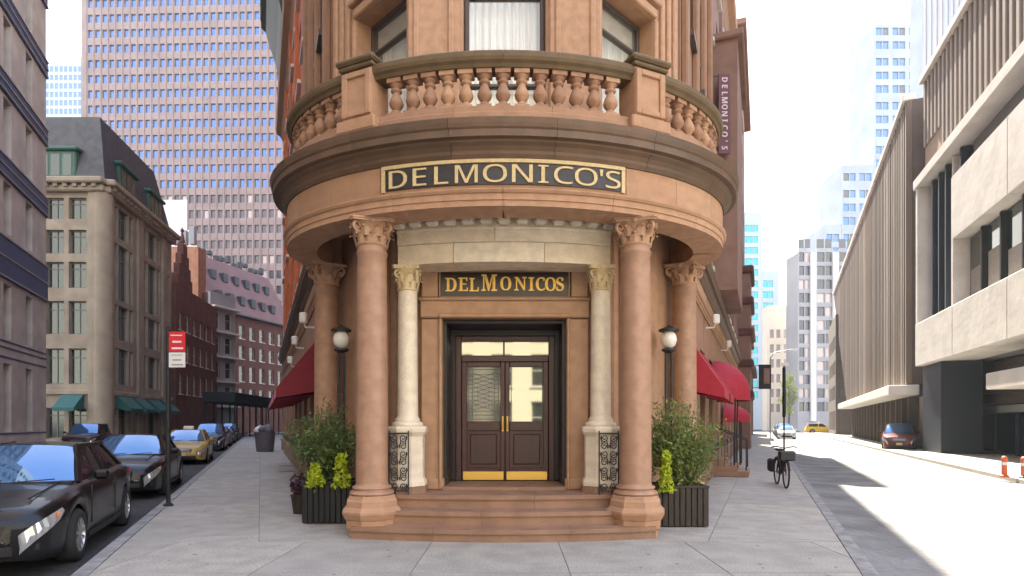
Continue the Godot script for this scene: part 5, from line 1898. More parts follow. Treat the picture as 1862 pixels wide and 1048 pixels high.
	# green awnings at its foot
	for q in [["on the front of the limestone block", c0 + uf * 2.6 + nf * 0.05, uf, nf, 1.8], ["first on the side of the limestone block", c0 + us * 3.2 + ns * 0.05, us, ns, 2.6], ["second on the side of the limestone block", c0 + us * 6.3 + ns * 0.05, us, ns, 2.2], ["third on the side of the limestone block", c0 + us * 9.6 + ns * 0.05, us, ns, 2.6], ["farthest on the side of the limestone block", c0 + us * 12.8 + ns * 0.05, us, ns, 2.2]]:
		var aw := thing("green_awning", "green canvas shop awning, %s" % q[0], "awning", q[1], 0.0, "green awnings of the limestone block")
		var bb := Basis(q[2], Vector3.UP, q[3])
		var c := MB.new()
		var w: float = q[4] / 2
		var p := func(x: float, y: float, z: float) -> Vector3: return bb * Vector3(x, y, z)
		c.quad(p.call(-w, 4.1, 0), p.call(w, 4.1, 0), p.call(w, 2.9, 1.2), p.call(-w, 2.9, 1.2), bb * Vector3(0, 1, 1))
		c.quad(p.call(-w, 2.9, 1.2), p.call(w, 2.9, 1.2), p.call(w, 2.6, 1.2), p.call(-w, 2.6, 1.2), bb * Vector3(0, 0, 1))
		for e in [-1.0, 1.0]:
			c.quad(p.call(e * w, 4.1, 0), p.call(e * w, 2.9, 1.2), p.call(e * w, 2.6, 1.2), p.call(e * w, 2.9, 0), bb * Vector3(e, 0, 0))
		obj(c, "canvas", M.green_awning, aw)
	# red brick house with a stepped gable and a sunlit side
	var r := thing("gabled_brick_house", "red brick house with a pinnacled gable beyond the limestone block", "building")
	var r0 := P(-38.0, 67.0, 0)
	facade(r, r0, us, ns, 15.5, 17.5, spans(1.0, 1.2, 2.4, 6), [[5.0, 7.4], [8.8, 11.0], [12.4, 14.4]], 0.4, M.red_brick, [M.glass_window, M.glass_dark], M.white_trim, {"sill": true, "rails": [0.5]})
	var gb := MB.new()
	for k in 4:
		gb.bbox(r0 + us * 3.4 - ns * 0.4 + Vector3.UP * (18.2 + k * 1.3), Vector3(5.0 - k * 1.2, 1.35, 0.7), 0.08, Basis(us, Vector3.UP, ns))
	gb.lathe([Vector2(0.35, 23.0), Vector2(0.1, 24.2), Vector2(0.25, 24.4), Vector2(0, 24.8)], 8, r0 + us * 3.4 - ns * 0.4)
	obj(gb, "gable", M.red_brick, r)
	var rc := MB.new()
	rc.box(r0 + us * 7.7 - ns * 5.0 + Vector3.UP * 8.7, Vector3(15.4, 17.4, 9.0), Basis(us, Vector3.UP, ns))
	obj(rc, "building_core", M.dark_brick, r)
	var hi := thing("orange_side_wall", "plain orange brick party wall rising behind the gabled house", "building")
	var hm := MB.new()
	hm.prism(PackedVector2Array([Vector2(-49.0, 84.0), Vector2(-44.4, 84.0), Vector2(-44.6, 86.5), Vector2(-49.0, 86.5)]), 0, 26.6)
	obj(hm, "wall", M.peach_brick, hi)
	hm = MB.new()
	for k in 3:
		hm.bbox(P(-48.2 + k * 1.2, 85.2, 27.9 + 0.3 * k), Vector3(0.8, 1.4 + 0.6 * k, 0.8), 0.05)
	obj(hm, "chimney", M.tower_grey, hi)
	# white gable end far behind
	var ww := thing("white_end_wall", "blank white end wall showing between the mansard and the tower", "building")
	hm = MB.new()
	hm.prism(PackedVector2Array([Vector2(-72.0, 118.0), Vector2(-64.6, 118.0), Vector2(-70.5, 128.0), Vector2(-72.0, 128.0)]), 0, 46.0)
	hm.prism(PackedVector2Array([Vector2(-64.55, 118.0), Vector2(-62.6, 118.0), Vector2(-68.5, 127.0), Vector2(-69.6, 127.0)]), 0, 40.0)
	obj(hm, "wall", M.white_wall, ww)
	# house with the pink slate roof, turned towards us
	var k0 := P(-47.2, 93.0, 0)
	var uk := Vector3(0.19, 0, -0.98).normalized()
	uk = (P(-42.6, 109.5, 0) - P(-47.2, 93.0, 0)).normalized()
	var nk := Vector3(-uk.z, 0, uk.x)
	if nk.x < 0: nk = -nk
	var pk := thing("pink_roof_building", "dark red brick building under a steep pink slate roof with small dormer windows", "building")
	var kl := P(-47.2, 93.0, 0).distance_to(P(-42.6, 109.5, 0)) + 3.0
	facade(pk, k0, uk, nk, kl, 19.5, spans(1.2, 1.3, 2.5, 7), [[4.6, 7.4], [8.6, 11.2], [12.4, 14.6], [15.8, 18.0]], 0.4, M.dark_brick, [M.glass_dark, M.glass_window], M.white_trim, {"rails": [0.5], "sill": true})
	var kb := Basis(uk, Vector3.UP, nk)
	var kr := MB.new()
	var e1 := k0 + Vector3.UP * 19.8 + nk * 0.4
	kr.quad(e1, e1 + uk * kl, e1 + uk * (kl - 1.6) - nk * 4.2 + Vector3.UP * 9.0, e1 + uk * 0.8 - nk * 4.2 + Vector3.UP * 9.0, nk + Vector3.UP * 0.5)
	kr.quad(e1, e1 + uk * 0.8 - nk * 4.2 + Vector3.UP * 9.0, e1 - nk * 9 + Vector3.UP * 9.0, e1 - nk * 9, -uk)
	kr.quad(e1 + uk * kl, e1 + uk * (kl - 1.6) - nk * 4.2 + Vector3.UP * 9.0, e1 + uk * kl - nk * 9 + Vector3.UP * 9.0, e1 + uk * kl - nk * 9, uk)
	obj(kr, "roof", M.pink_slate, pk)
	var kc := MB.new()
	kc.box(k0 + uk * kl / 2 - nk * 5.5 + Vector3.UP * 9.7, Vector3(kl - 0.1, 19.4, 10.0), kb)
	kc.bbox(k0 + uk * kl / 2 + nk * 0.3 + Vector3.UP * 19.6, Vector3(kl + 0.4, 0.35, 0.9), 0.08, kb)
	obj(kc, "eaves_cornice", M.slate, pk)
	for row in 2:
		for c in 6:
			var dm := MB.new()
			dm.bbox(e1 + uk * (2.2 + c * 2.6 + row * 0.6) - nk * (1.0 + row * 1.75) + Vector3.UP * (2.4 + row * 3.6), Vector3(1.1, 1.5, 1.0), 0.06, kb)
			obj(dm, "dormer", M.slate, pk)
	var rt := MB.new()
	for c in 12:
		rt.bbox(e1 + uk * (1.5 + c * 1.4) - nk * 4.6 + Vector3.UP * (9.3 + 0.35 * (c % 3)), Vector3(0.7, 0.7 + 0.5 * (c % 2), 0.7), 0.05, kb)
	obj(rt, "roof_railing", M.slate, pk)
	# narrow front with white balconies
	var nb := thing("balcony_front", "narrow grey front with stacked balconies between the brick houses", "building")
	var n0 := P(-43.1, 84.8, 0)
	facade(nb, n0, uk, nk, 5.0, 20.5, [[0.6, 1.8], [2.9, 4.2]], [[4.4, 7.0], [8.2, 10.6], [11.8, 14.2], [15.4, 17.8]], 0.4, M.tower_grey, [M.glass_dark], M.white_trim, {"rails": [0.6]})
	for k in 5:
		var bl := MB.new()
		bl.bbox(n0 + uk * 2.5 + nk * 0.4 + Vector3.UP * (4.0 + k * 3.6), Vector3(5.2, 0.25, 1.0), 0.05, Basis(uk, Vector3.UP, nk))
		obj(bl, "balcony", M.white_trim, nb)
	var nc := MB.new()
	nc.box(n0 + uk * 2.5 - nk * 3.4 + Vector3.UP * 10.2, Vector3(4.9, 20.3, 6.0), Basis(uk, Vector3.UP, nk))
	obj(nc, "building_core", M.dark_brick, nb)
	# pavement shed
	var sd := thing("pavement_shed", "dark builder's pavement shed on posts along the far side of the left street", "shed")
	var g0 := P(-32.6, 66.0, 0)
	var su := (P(-36.6, 93.0, 0) - g0).normalized()
	var sn := Vector3(-su.z, 0, su.x)
	var sb := Basis(su, Vector3.UP, sn)
	var sm := MB.new()
	sm.bbox(g0 + su * 13.5 + Vector3.UP * 4.5, Vector3(27.0, 1.2, 3.4), 0.05, sb)
	obj(sm, "deck", M.shed, sd)
	for k in 10:
		for z in [-1.6, 1.6]:
			var ps := MB.new()
			ps.beam(g0 + su * (0.3 + k * 2.9) + sn * z, g0 + su * (0.3 + k * 2.9) + sn * z + Vector3.UP * 3.9, 0.14, 0.14, su)
			obj(ps, "post", M.shed, sd)
	# end of the street
	var eb := thing("street_end_building", "dark red brick building closing the end of the left street", "building")
	facade(eb, P(-60.0, 125.0, 0), Vector3(1, 0, 0), Vector3(0, 0, 1), 30.0, 23.0, spans(1.0, 1.5, 2.7, 10), [[1.0, 3.6], [5.0, 7.6], [9.2, 11.6], [13.2, 15.6], [17.2, 19.6]], 0.4, M.dark_brick, [M.glass_dark, M.glass_window], M.white_trim, {"rails": [0.5]})
	var ec := MB.new()
	ec.box(P(-45.0, 131.0, 11.4), Vector3(29.8, 22.8, 11.0))
	obj(ec, "building_core", M.dark_brick, eb)
	# granite tower
	var t := thing("granite_tower", "huge pink granite office tower with ranks of windows tinted with sky blue at the left", "tower")
	var to := P(-108.9, 150.0, 0)
	var tu := Vector3(0.9995, 0, 0.03).normalized()
	var tn := Vector3(-0.03, 0, 0.9995).normalized()
	var rows := []
	for k in 26:
		rows.append([119.0 - k * 3.82 - 1.0, 119.0 - k * 3.82 + 1.05])
	rows.reverse()
	var pick := func(x: float, y: float, pm: Array) -> Material:
		var blue := y > 0.655 + 0.10 * sin(x * 7.0) + 0.05 * sin(x * 23.0) - 0.25 * maxf(0.0, x - 0.8)  # upper windows coloured like reflected sky, lower ones dark
		if blue: return pm[0] if rng.randf() < 0.93 else pm[2]
		if y > 0.60 and rng.randf() < 0.3: return pm[2]
		return pm[1] if rng.randf() < 0.85 else pm[2]
	rows.reverse()
	facade(t, to, tu, tn, 56.2, 132.0, spans(1.75, 1.2, 1.855, 29), _sorted(rows), 0.55, M.tower_pink, [M.glass_tower, M.glass_tower_dark, M.glass_tower_pale], null, {"deep": 0.35, "limit": 300, "pick": pick})
	var ribs := MB.new()
	for i in 30:
		ribs.box(to + tu * (1.4 + i * 1.855) + tn * 0.1 + Vector3.UP * 66.0, Vector3(0.28, 131.9, 0.24), Basis(tu, Vector3.UP, tn))
	stuff(obj(ribs, "pier_ribs", M.tower_pink, t))
	var tc := MB.new()
	tc.box(to + tu * 28.1 - tn * 16.0 + Vector3.UP * 65.9, Vector3(56.0, 131.8, 30.0), Basis(tu, Vector3.UP, tn))
	obj(tc, "tower_core", M.tower_pink, t)
	var pale := thing("pale_tower", "pale blue glass tower far behind, beside the granite tower", "tower")
	facade(pale, P(-205.0, 260.0, 0), Vector3(1, 0, 0), Vector3(0, 0, 1), 17.5, 160.0, spans(0.6, 1.5, 2.05, 8), spans(100.0, 2.4, 3.7, 16), 0.3, M.tower_pale, [M.glass_tower], null, {"deep": 0.15})
	var pc := MB.new()
	pc.box(P(-196.3, 268.0, 80.0), Vector3(17.3, 159.0, 15.0))
	for k in 6:
		pc.box(P(-203.0 + k * 2.7, 261.5, 161.0), Vector3(1.4, 2.0, 1.6))
	obj(pc, "tower_core", M.tower_pale, pale)
	# hidden blocks added behind the corner building to keep the left street in shade
	var bk := thing("added_shade_block", "unseen brick block added behind the corner building to shade the left street", "building")
	var bm := MB.new()
	bm.prism(PackedVector2Array([Vector2(-49.0, 154.0), Vector2(-49.0, 170.0), Vector2(-8.0, 170.0), Vector2(-8.0, 154.0)]), 0, 124.0)
	var bk2 := thing("added_shade_tower", "unseen brick tower added behind the corner building to shade the end of the left street", "tower")  # unseen, added to shade the roofs at the street end
	obj(bm, "wall", M.dark_brick, bk2)
	bm = MB.new()
	bm.prism(PackedVector2Array([Vector2(-12.6, 38.0), Vector2(-26.9, 71.0), Vector2(-37.2, 98.0), Vector2(4.0, 98.0), Vector2(4.0, 38.0)]), 0, 78.0)
	obj(bm, "wall", M.red_brick, bk)


func _sorted(r: Array) -> Array:
	r.sort_custom(func(a: Array, b: Array) -> bool: return a[0] < b[0])
	return r


# ---------------------------------------------------------------- the right street
func right_side() -> void:
	# row houses beyond the corner building
	var rb := thing("ledged_row_house", "brown row house with stacked projecting ledges beyond the corner building", "building")
	var o := P(XC + wall_x(36.2), 36.2, 0)
	var n := Vector3(CS, 0, SN)
	var b := Basis(RD, Vector3.UP, n)
	facade(rb, P(XC + wall_x(36.2), 36.2, 0), RD, n, 14.6, 26.0, spans(1.0, 1.2, 2.4, 5), [[1.0, 3.2], [5.0, 7.0], [9.2, 11.2], [13.0, 15.0], [16.8, 18.8], [20.6, 22.6]], 0.4, M.pink_brick, [M.glass_window], M.white_trim, {"rails": [0.5]})
	var mb := MB.new()
	mb.box(o + RD * 7.3 - n * 4.0 + Vector3.UP * 12.9, Vector3(14.5, 25.8, 7.2), b)
	mb.bbox(o + RD * 7.3 + n * 0.1 + Vector3.UP * 26.1, Vector3(14.6, 0.4, 0.8), 0.05, b)
	mb.box(o + RD * 3.2 + n * 0.3 + Vector3.UP * 5.5, Vector3(4.2, 11.0, 0.8), b)
	obj(mb, "bay", M.pink_brick, rb)
	for k in 5:
		var l := MB.new()
		l.bbox(o + RD * 3.2 + n * 0.30 + Vector3.UP * (3.4 + 1.95 * k), Vector3(4.5, 0.5, 1.2), 0.1, b)
		obj(l, "ledge", M.dark_brick, rb)
	for q in [[51.0, 9.5, 9.0, "low brown brick house on the right street's left side, nearest of the far row", M.red_brick], [61.5, 12.0, 11.5, "grey-trimmed house in the middle of the far row on the right street", M.pink_brick], [75.0, 18.0, 8.5, "last low brick house of the far row on the right street", M.dark_brick]]:
		var h := thing("far_row_house", q[3], "building", Vector3.ZERO, 0.0, "low houses far along the right street")
		var o2 := P(XC + wall_x(q[0]), q[0], 0)
		facade(h, o2, RD, n, q[1], q[2], spans(0.9, 1.2, 2.4, int(q[1] / 2.4)), [[0.8, 3.2], [4.6, 6.6]], 0.4, q[4], [M.glass_window], M.white_trim, {"rails": [0.5]})
		var c := MB.new()
		c.box(o2 + RD * q[1] / 2 - n * 4.0 + Vector3.UP * (q[2] / 2 - 0.1), Vector3(q[1] - 0.1, q[2] - 0.2, 7.2), b)
		c.bbox(o2 + RD * q[1] / 2 + n * 0.15 + Vector3.UP * (q[2] + 0.1), Vector3(q[1], 0.3, 0.9), 0.05, b)
		obj(c, "building_core", q[4], h)
	near_right()
	finned_right()
	far_right()


func near_right() -> void:
	var a := thing("concrete_building", "white concrete building with overhanging roof slab, green window band and dark shopfront", "building")
	var u := Vector3(-0.339, 0, 0.941)        # along the face, towards us
	var n := Vector3(-0.941, 0, -0.339)
	var b := Basis(u, Vector3.UP, n)
	var o := P(23.5, 34.6, 0)
	var W := 30.0
	var part := func(called: String, m: Material, x0: float, x1: float, y0: float, y1: float, z0: float, z1: float, bev := 0.03) -> Node:
		var mb := MB.new()
		mb.bbox(o + u * (x0 + x1) / 2 + Vector3.UP * (y0 + y1) / 2 + n * (z0 + z1) / 2, Vector3(x1 - x0, y1 - y0, z1 - z0), bev, b)
		return obj(mb, called, m, a)
	part.call("roof_slab", M.panel_white, -0.2, W, 15.2, 15.75, -6.0, 0.06)
	part.call("roof_core", M.shade_grey, 0.3, W, 4.95, 15.19, -8.0, -1.1)
	for i in 5:
		part.call("lower_panel", M.panel_white, i * 6.0 + 0.008, i * 6.0 + 5.992, 4.9, 7.35, -2.0, 0.0)
	part.call("end_wall", M.panel_white, 0.0, 0.35, 7.36, 15.19, -1.3, -0.02)
	var x := 6.05
	var k := 0
	while x < W - 1:
		part.call("upper_panel", M.panel_white, x, x + 5.98, 10.55, 13.65, -1.0, 0.0)
		x += 6.0
		k += 1
	part.call("panel_return", M.panel_white, 5.75, 6.04, 7.36, 13.65, -1.0, -0.03)
	part.call("shade_wall", M.shade_grey, 6.05, W, 13.66, 15.19, -1.05, -0.85)  # dark of the recess under the slab put into its grey
	for i in 5:
		part.call("navy_window", M.glass_navy, 0.45 + i * 1.05, 1.30 + i * 1.05, 7.36, 15.15, -0.95, -0.85)
		part.call("window_bar", M.navy if i != 3 else M.panel_white, 1.31 + i * 1.05, 1.49 + i * 1.05, 7.36, 15.15, -0.95, -0.45)
	x = 6.1
	while x < W - 1:
		part.call("green_window", M.glass_green, x, x + 1.78, 7.4, 10.5, -0.75, -0.70)
		part.call("window_mullion", M.iron, x + 1.80, x + 1.98, 7.38, 10.53, -0.75, -0.50)
		part.call("window_blind", M.blind, x + 0.15, x + 1.6, 7.42, 9.0 + 0.3 * sin(x), -0.695, -0.685)
		x += 2.0
	# ground floor
	part.call("dark_pier", M.navy, 0.1, 3.2, -0.02, 4.88, -2.2, -0.35)
	part.call("shop_wall", M.shop_brown, -3.0, W, 2.55, 4.88, -3.4, -3.0)
	for i in 4:
		part.call("wall_board", M.shop_brown, -3.0, W, 2.62 + i * 0.56, 3.13 + i * 0.56, -2.99, -2.93, 0.02)
	part.call("fascia_strip", M.shade_grey, -3.0, W, 2.15, 2.52, -3.1, -2.9)
	x = -2.6
	while x < W - 1:
		part.call("shop_window", M.glass_navy, x, x + 2.3, 0.1, 2.12, -3.15, -3.08)
		part.call("shop_mullion", M.navy, x + 2.31, x + 2.45, 0.0, 2.14, -3.15, -2.98)
		x += 2.5
	part.call("shop_backdrop", M.shop_brown, -4.0, W, 0.0, 2.5, -4.2, -4.1)
	part.call("canopy", M.panel_white, 9.4, 20.0, 3.05, 3.75, -2.95, -0.2)
	part.call("dark_opening_panel", M.navy, 9.6, 20.0, 3.9, 4.75, -2.92, -2.86)  # solid panel, the dark of an opening put into its colour


func finned_right() -> void:
	var a := thing("finned_building", "long brown building of close vertical fins over a white ledge on the right street", "building")
	var u := Vector3(0.4194, 0, -0.9078)      # along the face, away
	var n := Vector3(-0.9078, 0, -0.4194)
	var b := Basis(u, Vector3.UP, n)
	var o := P(24.6, 36.5, 0)
	var H := 21.5
	var low := 39.6       # end of the face at the ledge
	var high := 61.5      # end of the face at the roof
	var back := MB.new()
	var f := [o + Vector3.UP * 4.0, o + u * low + Vector3.UP * 4.0, o + u * high + Vector3.UP * H, o + Vector3.UP * H]
	back.quad(f[0], f[1], f[2], f[3], n)
	for i in 4:
		var p: Vector3 = f[i]
		var q: Vector3 = f[(i + 1) % 4]
		back.quad(p, q, q - n * 9.0, p - n * 9.0, Vector3.UP if i == 2 else (u if i == 1 else (Vector3.DOWN if i == 0 else -u)))
	obj(back, "back_wall", M.fin_back, a)
	var x := 0.15
	var i := 0
	while x < high - 0.6:
		var y0 := 4.02 if x < low else 4.02 + (x - low) / (high - low) * (H - 4.0)
		var mb := MB.new()
		mb.bbox(o + u * x + n * 0.16 + Vector3.UP * (y0 + H) / 2, Vector3(0.40, H - y0, 0.32), 0.03, b)
		obj(mb, "fin", [M.fin_brown, M.fin_brown, M.fin_dark, M.fin_pale][rng.randi() % 4], a)
		x += 0.78
		i += 1
	var rf := MB.new()
	rf.bbox(o + u * high / 2 + n * 0.15 + Vector3.UP * (H + 0.2), Vector3(high, 0.4, 0.7), 0.05, b)
	obj(rf, "roof_edge", M.panel_white, a)
	var lg := MB.new()
	lg.bbox(o + u * low / 2 + n * 0.45 + Vector3.UP * 3.65, Vector3(low + 0.4, 0.62, 1.6), 0.05, b)
	obj(lg, "ledge", M.panel_white, a)
	x = 0.2
	while x < low - 2.0:
		var w := MB.new()
		w.bbox(o + u * (x + 1.0) - n * 0.75 + Vector3.UP * 1.65, Vector3(2.0, 3.3, 0.06), 0.01, b)
		obj(w, "shop_curtain", M.shop_curtain, a)
		var pl := MB.new()
		pl.bbox(o + u * (x + 2.2) - n * 0.4 + Vector3.UP * 1.65, Vector3(0.34, 3.3, 0.5), 0.03, b)
		obj(pl, "pier", M.fin_back, a)
		x += 2.4
	var bk := MB.new()
	bk.box(o + u * low / 2 - n * 2.0 + Vector3.UP * 1.7, Vector3(low, 3.3, 2.0), b)
	obj(bk, "ground_floor_wall", M.shop_brown, a)
	# the upper part over the concrete building, nearer to us
	var c := thing("finned_annex", "pale finned upper storeys rising behind the concrete building's roof slab", "building")
	var us := Vector3(-0.339, 0, 0.941)
	n = Vector3(-0.941, 0, -0.339)
	var o2 := P(23.5, 34.6, 0) - n * 0.7 - us * 0.4
	var bb := Basis(us, Vector3.UP, n)
	var m2 := MB.new()
	m2.box(o2 + us * 11.0 - n * 3.2 + Vector3.UP * 18.7, Vector3(22.0, 5.5, 6.0), bb)
	obj(m2, "back_wall", M.fin_back, c)
	m2 = MB.new()
	m2.bbox(o2 + us * 1.4 - n * 3.0 + Vector3.UP * 16.6, Vector3(2.8, 2.2, 6.2), 0.03, bb)
	obj(m2, "tan_base", M.soffit_tan, c)
	x = 0.2
	while x < 22.0:
		m2 = MB.new()
		m2.bbox(o2 + us * x + n * 0.0 + Vector3.UP * ((17.7 if x < 2.9 else 15.9) + 21.5) / 2, Vector3(0.30, 3.8 if x < 2.9 else 5.6, 0.4), 0.03, bb)
		obj(m2, "fin", M.fin_pale, c)
		x += 0.62
	m2 = MB.new()
	m2.bbox(o2 + us * 11.0 + n * 0.05 + Vector3.UP * 21.7, Vector3(22.2, 0.4, 0.7), 0.04, bb)
	obj(m2, "roof_edge", M.panel_white, c)
	n = Vector3(-0.9078, 0, -0.4194)
	var dk := thing("dark_corner_house", "dark brown house showing under the slanting end of the finned building", "building")
	var o3 := P(45.8, 84.0, 0)
	facade(dk, o3, u, n, 16.0, 17.0, spans(1.0, 1.4, 2.6, 5), [[0.6, 3.4], [5.0, 7.0], [8.6, 10.6], [12.2, 14.2]], 0.4, M.fin_back, [M.glass_dark], M.grey_frame, {"rails": [0.5]})
	m2 = MB.new()
	m2.box(o3 + u * 8.0 - n * 5.0 + Vector3.UP * 8.4, Vector3(15.9, 16.8, 9.1), b)
	obj(m2, "building_core", M.fin_back, dk)


func tower(called: String, label: String, o: Vector3, w: float, h: float, cols: Array, rows: Array, wm: Material, pm: Array, opt := {}) -> Node3D:
	var t := thing(called, label, "tower")
	opt.merge({"deep": 0.25})
	facade(t, o, Vector3(1, 0, 0), Vector3(0, 0, 1), w, h, cols, rows, 0.4, wm, pm, null, opt)
	var c := MB.new()
	c.box(o + Vector3(w / 2, h / 2 - 0.1, -0.45 - w * 0.2), Vector3(w - 0.1, h - 0.2, w * 0.4))
	obj(c, "tower_core", wm, t)
	return t


func far_right() -> void:
	# stepped white tower, d = 170
	var d := 170.0
	var k := d / 1080.0
	var rows := []
	for g in 9:
		for e in 3:
			rows.append([8.0 + g * 12.6 + e * 3.9, 8.0 + g * 12.6 + e * 3.9 + 2.2])
	var pick := func(_x: float, y: float, pm: Array) -> Material: return pm[0] if rng.randf() < 0.8 else pm[1]
	var st := thing("stepped_tower", "white and blue office tower stepping up towards the right in three stages", "tower")
	for q in [[659.0, 750.0, 116.0, 3], [600.0, 658.5, 75.5, 2], [569.0, 599.5, 58.5, 1]]:
		var x0: float = q[0] * k
		var w: float = (q[1] - q[0]) * k
		var cols := []
		for c in q[3]:
			var cw: float = w / q[3]
			cols.append([c * cw + cw * 0.10, c * cw + cw * 0.46])
			cols.append([c * cw + cw * 0.50, c * cw + cw * 0.86])
		var rr := []
		for r in rows:
			if r[1] < q[2] - 1.0: rr.append(r)
		facade(st, P(x0, d, 0), Vector3(1, 0, 0), Vector3(0, 0, 1), w, q[2], cols, rr, 0.4, M.tower_white, [M.glass_blue, M.glass_tower_dark], null, {"deep": 0.3, "pick": pick})
		var c := MB.new()
		c.box(P(x0 + w / 2, d + 0.45 + 6.0, q[2] / 2 - 0.1), Vector3(w - 0.05, q[2] - 0.2, 12.0))
		obj(c, "tower_core", M.tower_white, st)
	# grey slab with white piers, d = 120
	rows = spans(4.0, 1.9, 2.75, 13)
	tower("grey_slab", "grey office slab with broad white piers at the end of the right street", P(57.8, 120.0, 0), 12.0, 36.3, [[0.25, 1.3], [1.5, 2.6], [3.9, 5.4], [5.6, 6.9], [8.4, 9.8], [10.1, 11.4]], rows, M.tower_grey, [M.glass_tower_dark, M.glass_window, M.glass_tower_pale])
	var gs := get_node("grey_slab")
	for x in [60.65, 65.15]:
		var p := MB.new()
		p.bbox(P(x + 0.1, 119.8, 19.0), Vector3(1.0, 34.0, 0.7), 0.05)
		obj(p, "white_pier", M.white_wall, gs)
	# teal glass, d = 150
	k = 150.0 / 1080.0
	var tl := thing("teal_tower", "turquoise glass tower in two steps beyond the left row of the right street", "tower")
	for q in [[380.0, 455.0, 55.0], [455.2, 485.0, 40.0]]:
		var x0: float = q[0] * k
		var w: float = (q[1] - q[0]) * k
		facade(tl, P(x0, 150.0, 0), Vector3(1, 0, 0), Vector3(0, 0, 1), w, q[2], spans(0.2, 1.2, 1.32, int((w - 0.2) / 1.32)), spans(8.0, 1.7, 2.8, int((q[2] - 9.0) / 2.8)), 0.3, M.tower_pale, [M.glass_teal], null, {"deep": 0.15})
		var c := MB.new()
		c.box(P(x0 + w / 2, 150.0 + 0.4 + 5.0, q[2] / 2 - 0.1), Vector3(w - 0.05, q[2] - 0.2, 10.0))
		obj(c, "tower_core", M.tower_pale, tl)
	tower("cream_house", "pale cream office block behind the yellow-green tree", P(55.0, 128.0, 0), 5.2, 27.0, [[0.6, 1.5], [2.0, 2.9], [3.6, 4.5]], spans(4.0, 1.8, 3.2, 6), M.tower_cream, [M.glass_tower_pale])
	tower("faint_tower", "tall faint striped tower behind the finned annex at the top right", P(89.8, 130.0, 0), 9.0, 112.0, spans(0.4, 0.7, 1.2, 7), [[6.0, 108.0]], M.tower_white, [M.glass_tower_pale])
	var tr := thing("street_tree", "yellow-green young tree at the far end of the right pavement", "tree", P(46.6, 100.0, 0))
	var g := RandomNumberGenerator.new()
	g.seed = 77
	var tk := MB.new()
	tk.tube([Vector3.ZERO, Vector3(0.1, 3.0, 0), Vector3(0, 7.5, 0.1)], 0.16, 8, 0.05)
	for i in 9:
		var an := g.randf() * TAU
		var y := g.randf_range(2.6, 6.5)
		tk.tube([Vector3(0.05, y, 0), Vector3(cos(an) * 1.2, y + 1.3, sin(an) * 1.2)], 0.05, 5, 0.015)
	obj(tk, "trunk", M.twig, tr)
	var lv := MB.new()
	for i in 14:
		var an := g.randf() * TAU
		leaves(lv, Vector3(cos(an) * g.randf() * 1.4, g.randf_range(3.4, 9.6), sin(an) * g.randf() * 1.4), Vector3(0.8, 0.7, 0.8), 170, 0.16, 100 + i)
	stuff(obj(lv, "crown", M.leaf_tree, tr))


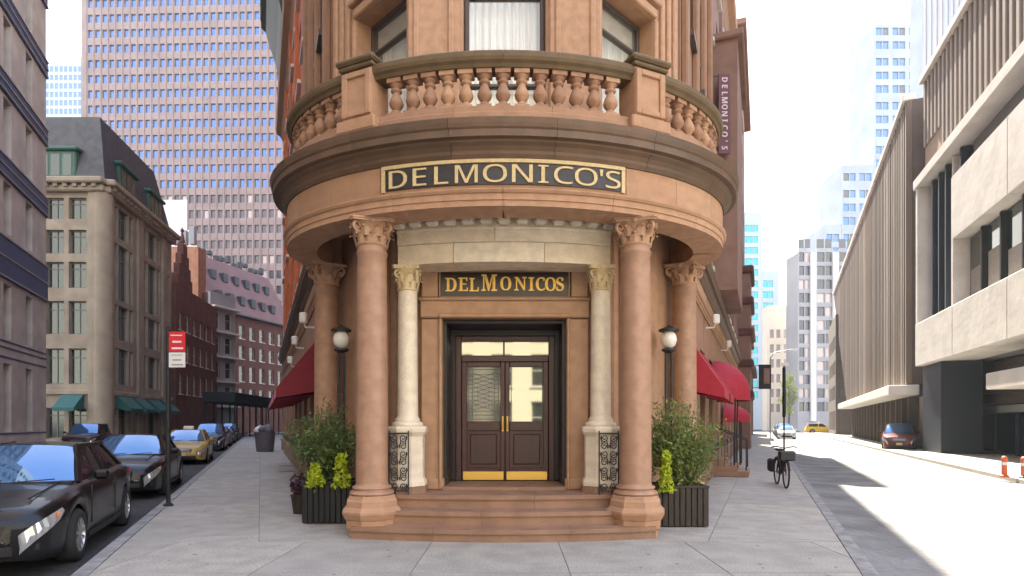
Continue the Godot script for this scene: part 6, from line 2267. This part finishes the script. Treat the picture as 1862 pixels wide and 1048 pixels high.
# ---------------------------------------------------------------- what stands round the rest of the junction; the door glass and the cars mirror it, two blocks added for shade
func behind() -> void:
	var a := thing("cream_block", "sunlit cream office block across the junction behind the viewer", "building")
	facade(a, P(-9.0, -26.0, 0), Vector3(1, 0, 0), Vector3(0, 0, -1), 32.0, 30.0, spans(1.2, 1.6, 3.1, 10), spans(0.8, 2.5, 3.7, 8), 0.4, M.tower_cream, [M.glass_window], M.white_trim, {"rails": [0.5], "sill": true})
	var mb := MB.new()
	mb.box(P(7.0, -33.0, 14.9), Vector3(31.8, 29.8, 13.0))
	obj(mb, "building_core", M.tower_cream, a)
	var c := thing("added_brick_block", "unseen dark brick block added behind the viewer to darken the left street", "building")  # unseen, added to cut skylight on the left street
	facade(c, P(-46.0, -30.0, 0), Vector3(1, 0, 0), Vector3(0, 0, -1), 35.0, 64.0, spans(1.2, 1.6, 3.1, 10), spans(0.8, 2.5, 3.9, 15), 0.4, M.dark_brick, [M.glass_dark], M.grey_frame, {"rails": [0.5]})
	mb = MB.new()
	mb.box(P(-28.5, -37.0, 31.9), Vector3(34.8, 63.8, 13.0))
	obj(mb, "building_core", M.dark_brick, c)
	var b := thing("added_bone_block", "unseen pale stone block added left of the view to darken the left street", "building")  # out of view, added and made tall to darken the left side
	var u := Vector3(-0.3899, 0, -0.9209)
	var n := Vector3(CS, 0, -SN)
	var o := P(-22.4, 19.0, 0.0) - u * 34.0
	facade(b, o, u, n, 34.0, 74.0, spans(1.0, 1.4, 3.2, 10), spans(4.8, 2.4, 4.2, 16), 0.5, M.bone, [M.glass_navy], M.grey_frame, {"rails": [0.5]})
	mb = MB.new()
	mb.box(o + u * 17.0 - n * 7.0 + Vector3.UP * 36.9, Vector3(33.8, 73.8, 12.9), Basis(u, Vector3.UP, n))
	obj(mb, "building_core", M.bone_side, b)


func _ready() -> void:
	rng.seed = 7
	var cam := Camera3D.new()
	cam.name = "camera"
	cam.projection = Camera3D.PROJECTION_FRUSTUM
	cam.near = 0.1
	cam.far = 1200.0
	cam.size = 0.09704
	cam.frustum_offset = Vector2(0, 0.02278)
	cam.position = Vector3(0, 1.6, 0)
	add_child(cam)
	var env := Environment.new()
	env.background_mode = Environment.BG_SKY
	var sm := ProceduralSkyMaterial.new()
	sm.sky_top_color = Color(0.60, 0.68, 0.85)
	sm.sky_horizon_color = Color(1.0, 0.95, 0.85)
	sm.sky_curve = 0.55
	sm.ground_horizon_color = Color(0.62, 0.62, 0.62)
	sm.ground_bottom_color = Color(0.3, 0.3, 0.3)
	sm.sun_angle_max = 70.0
	sm.sun_curve = 0.12
	var sky := Sky.new()
	sky.sky_material = sm
	env.sky = sky
	env.background_energy_multiplier = 1.0
	env.tonemap_mode = Environment.TONE_MAPPER_LINEAR
	env.tonemap_exposure = 5.0
	env.fog_enabled = true
	env.fog_density = 0.0005
	env.fog_light_color = Color(0.90, 0.95, 1.0)
	env.sdfgi_enabled = true
	env.ssao_enabled = true
	env.ssil_enabled = true
	var we := WorldEnvironment.new()
	we.name = "world"
	we.environment = env
	add_child(we)
	var sun := DirectionalLight3D.new()
	sun.name = "sun"
	sun.light_energy = 1.6
	sun.light_color = Color(1.0, 0.96, 0.88)
	sun.light_angular_distance = 0.5
	sun.shadow_enabled = true
	var az := deg_to_rad(11.5)
	var el := deg_to_rad(52.0)
	add_child(sun)
	sun.basis = Basis.looking_at(-Vector3(sin(az) * cos(el), sin(el), -cos(az) * cos(el)))
	make_materials()
	ground()
	corner_building()
	left_side()
	right_side()
	behind()
	signs_on_corner()
	porch_things()
	awnings()
	vehicles()
	furniture()
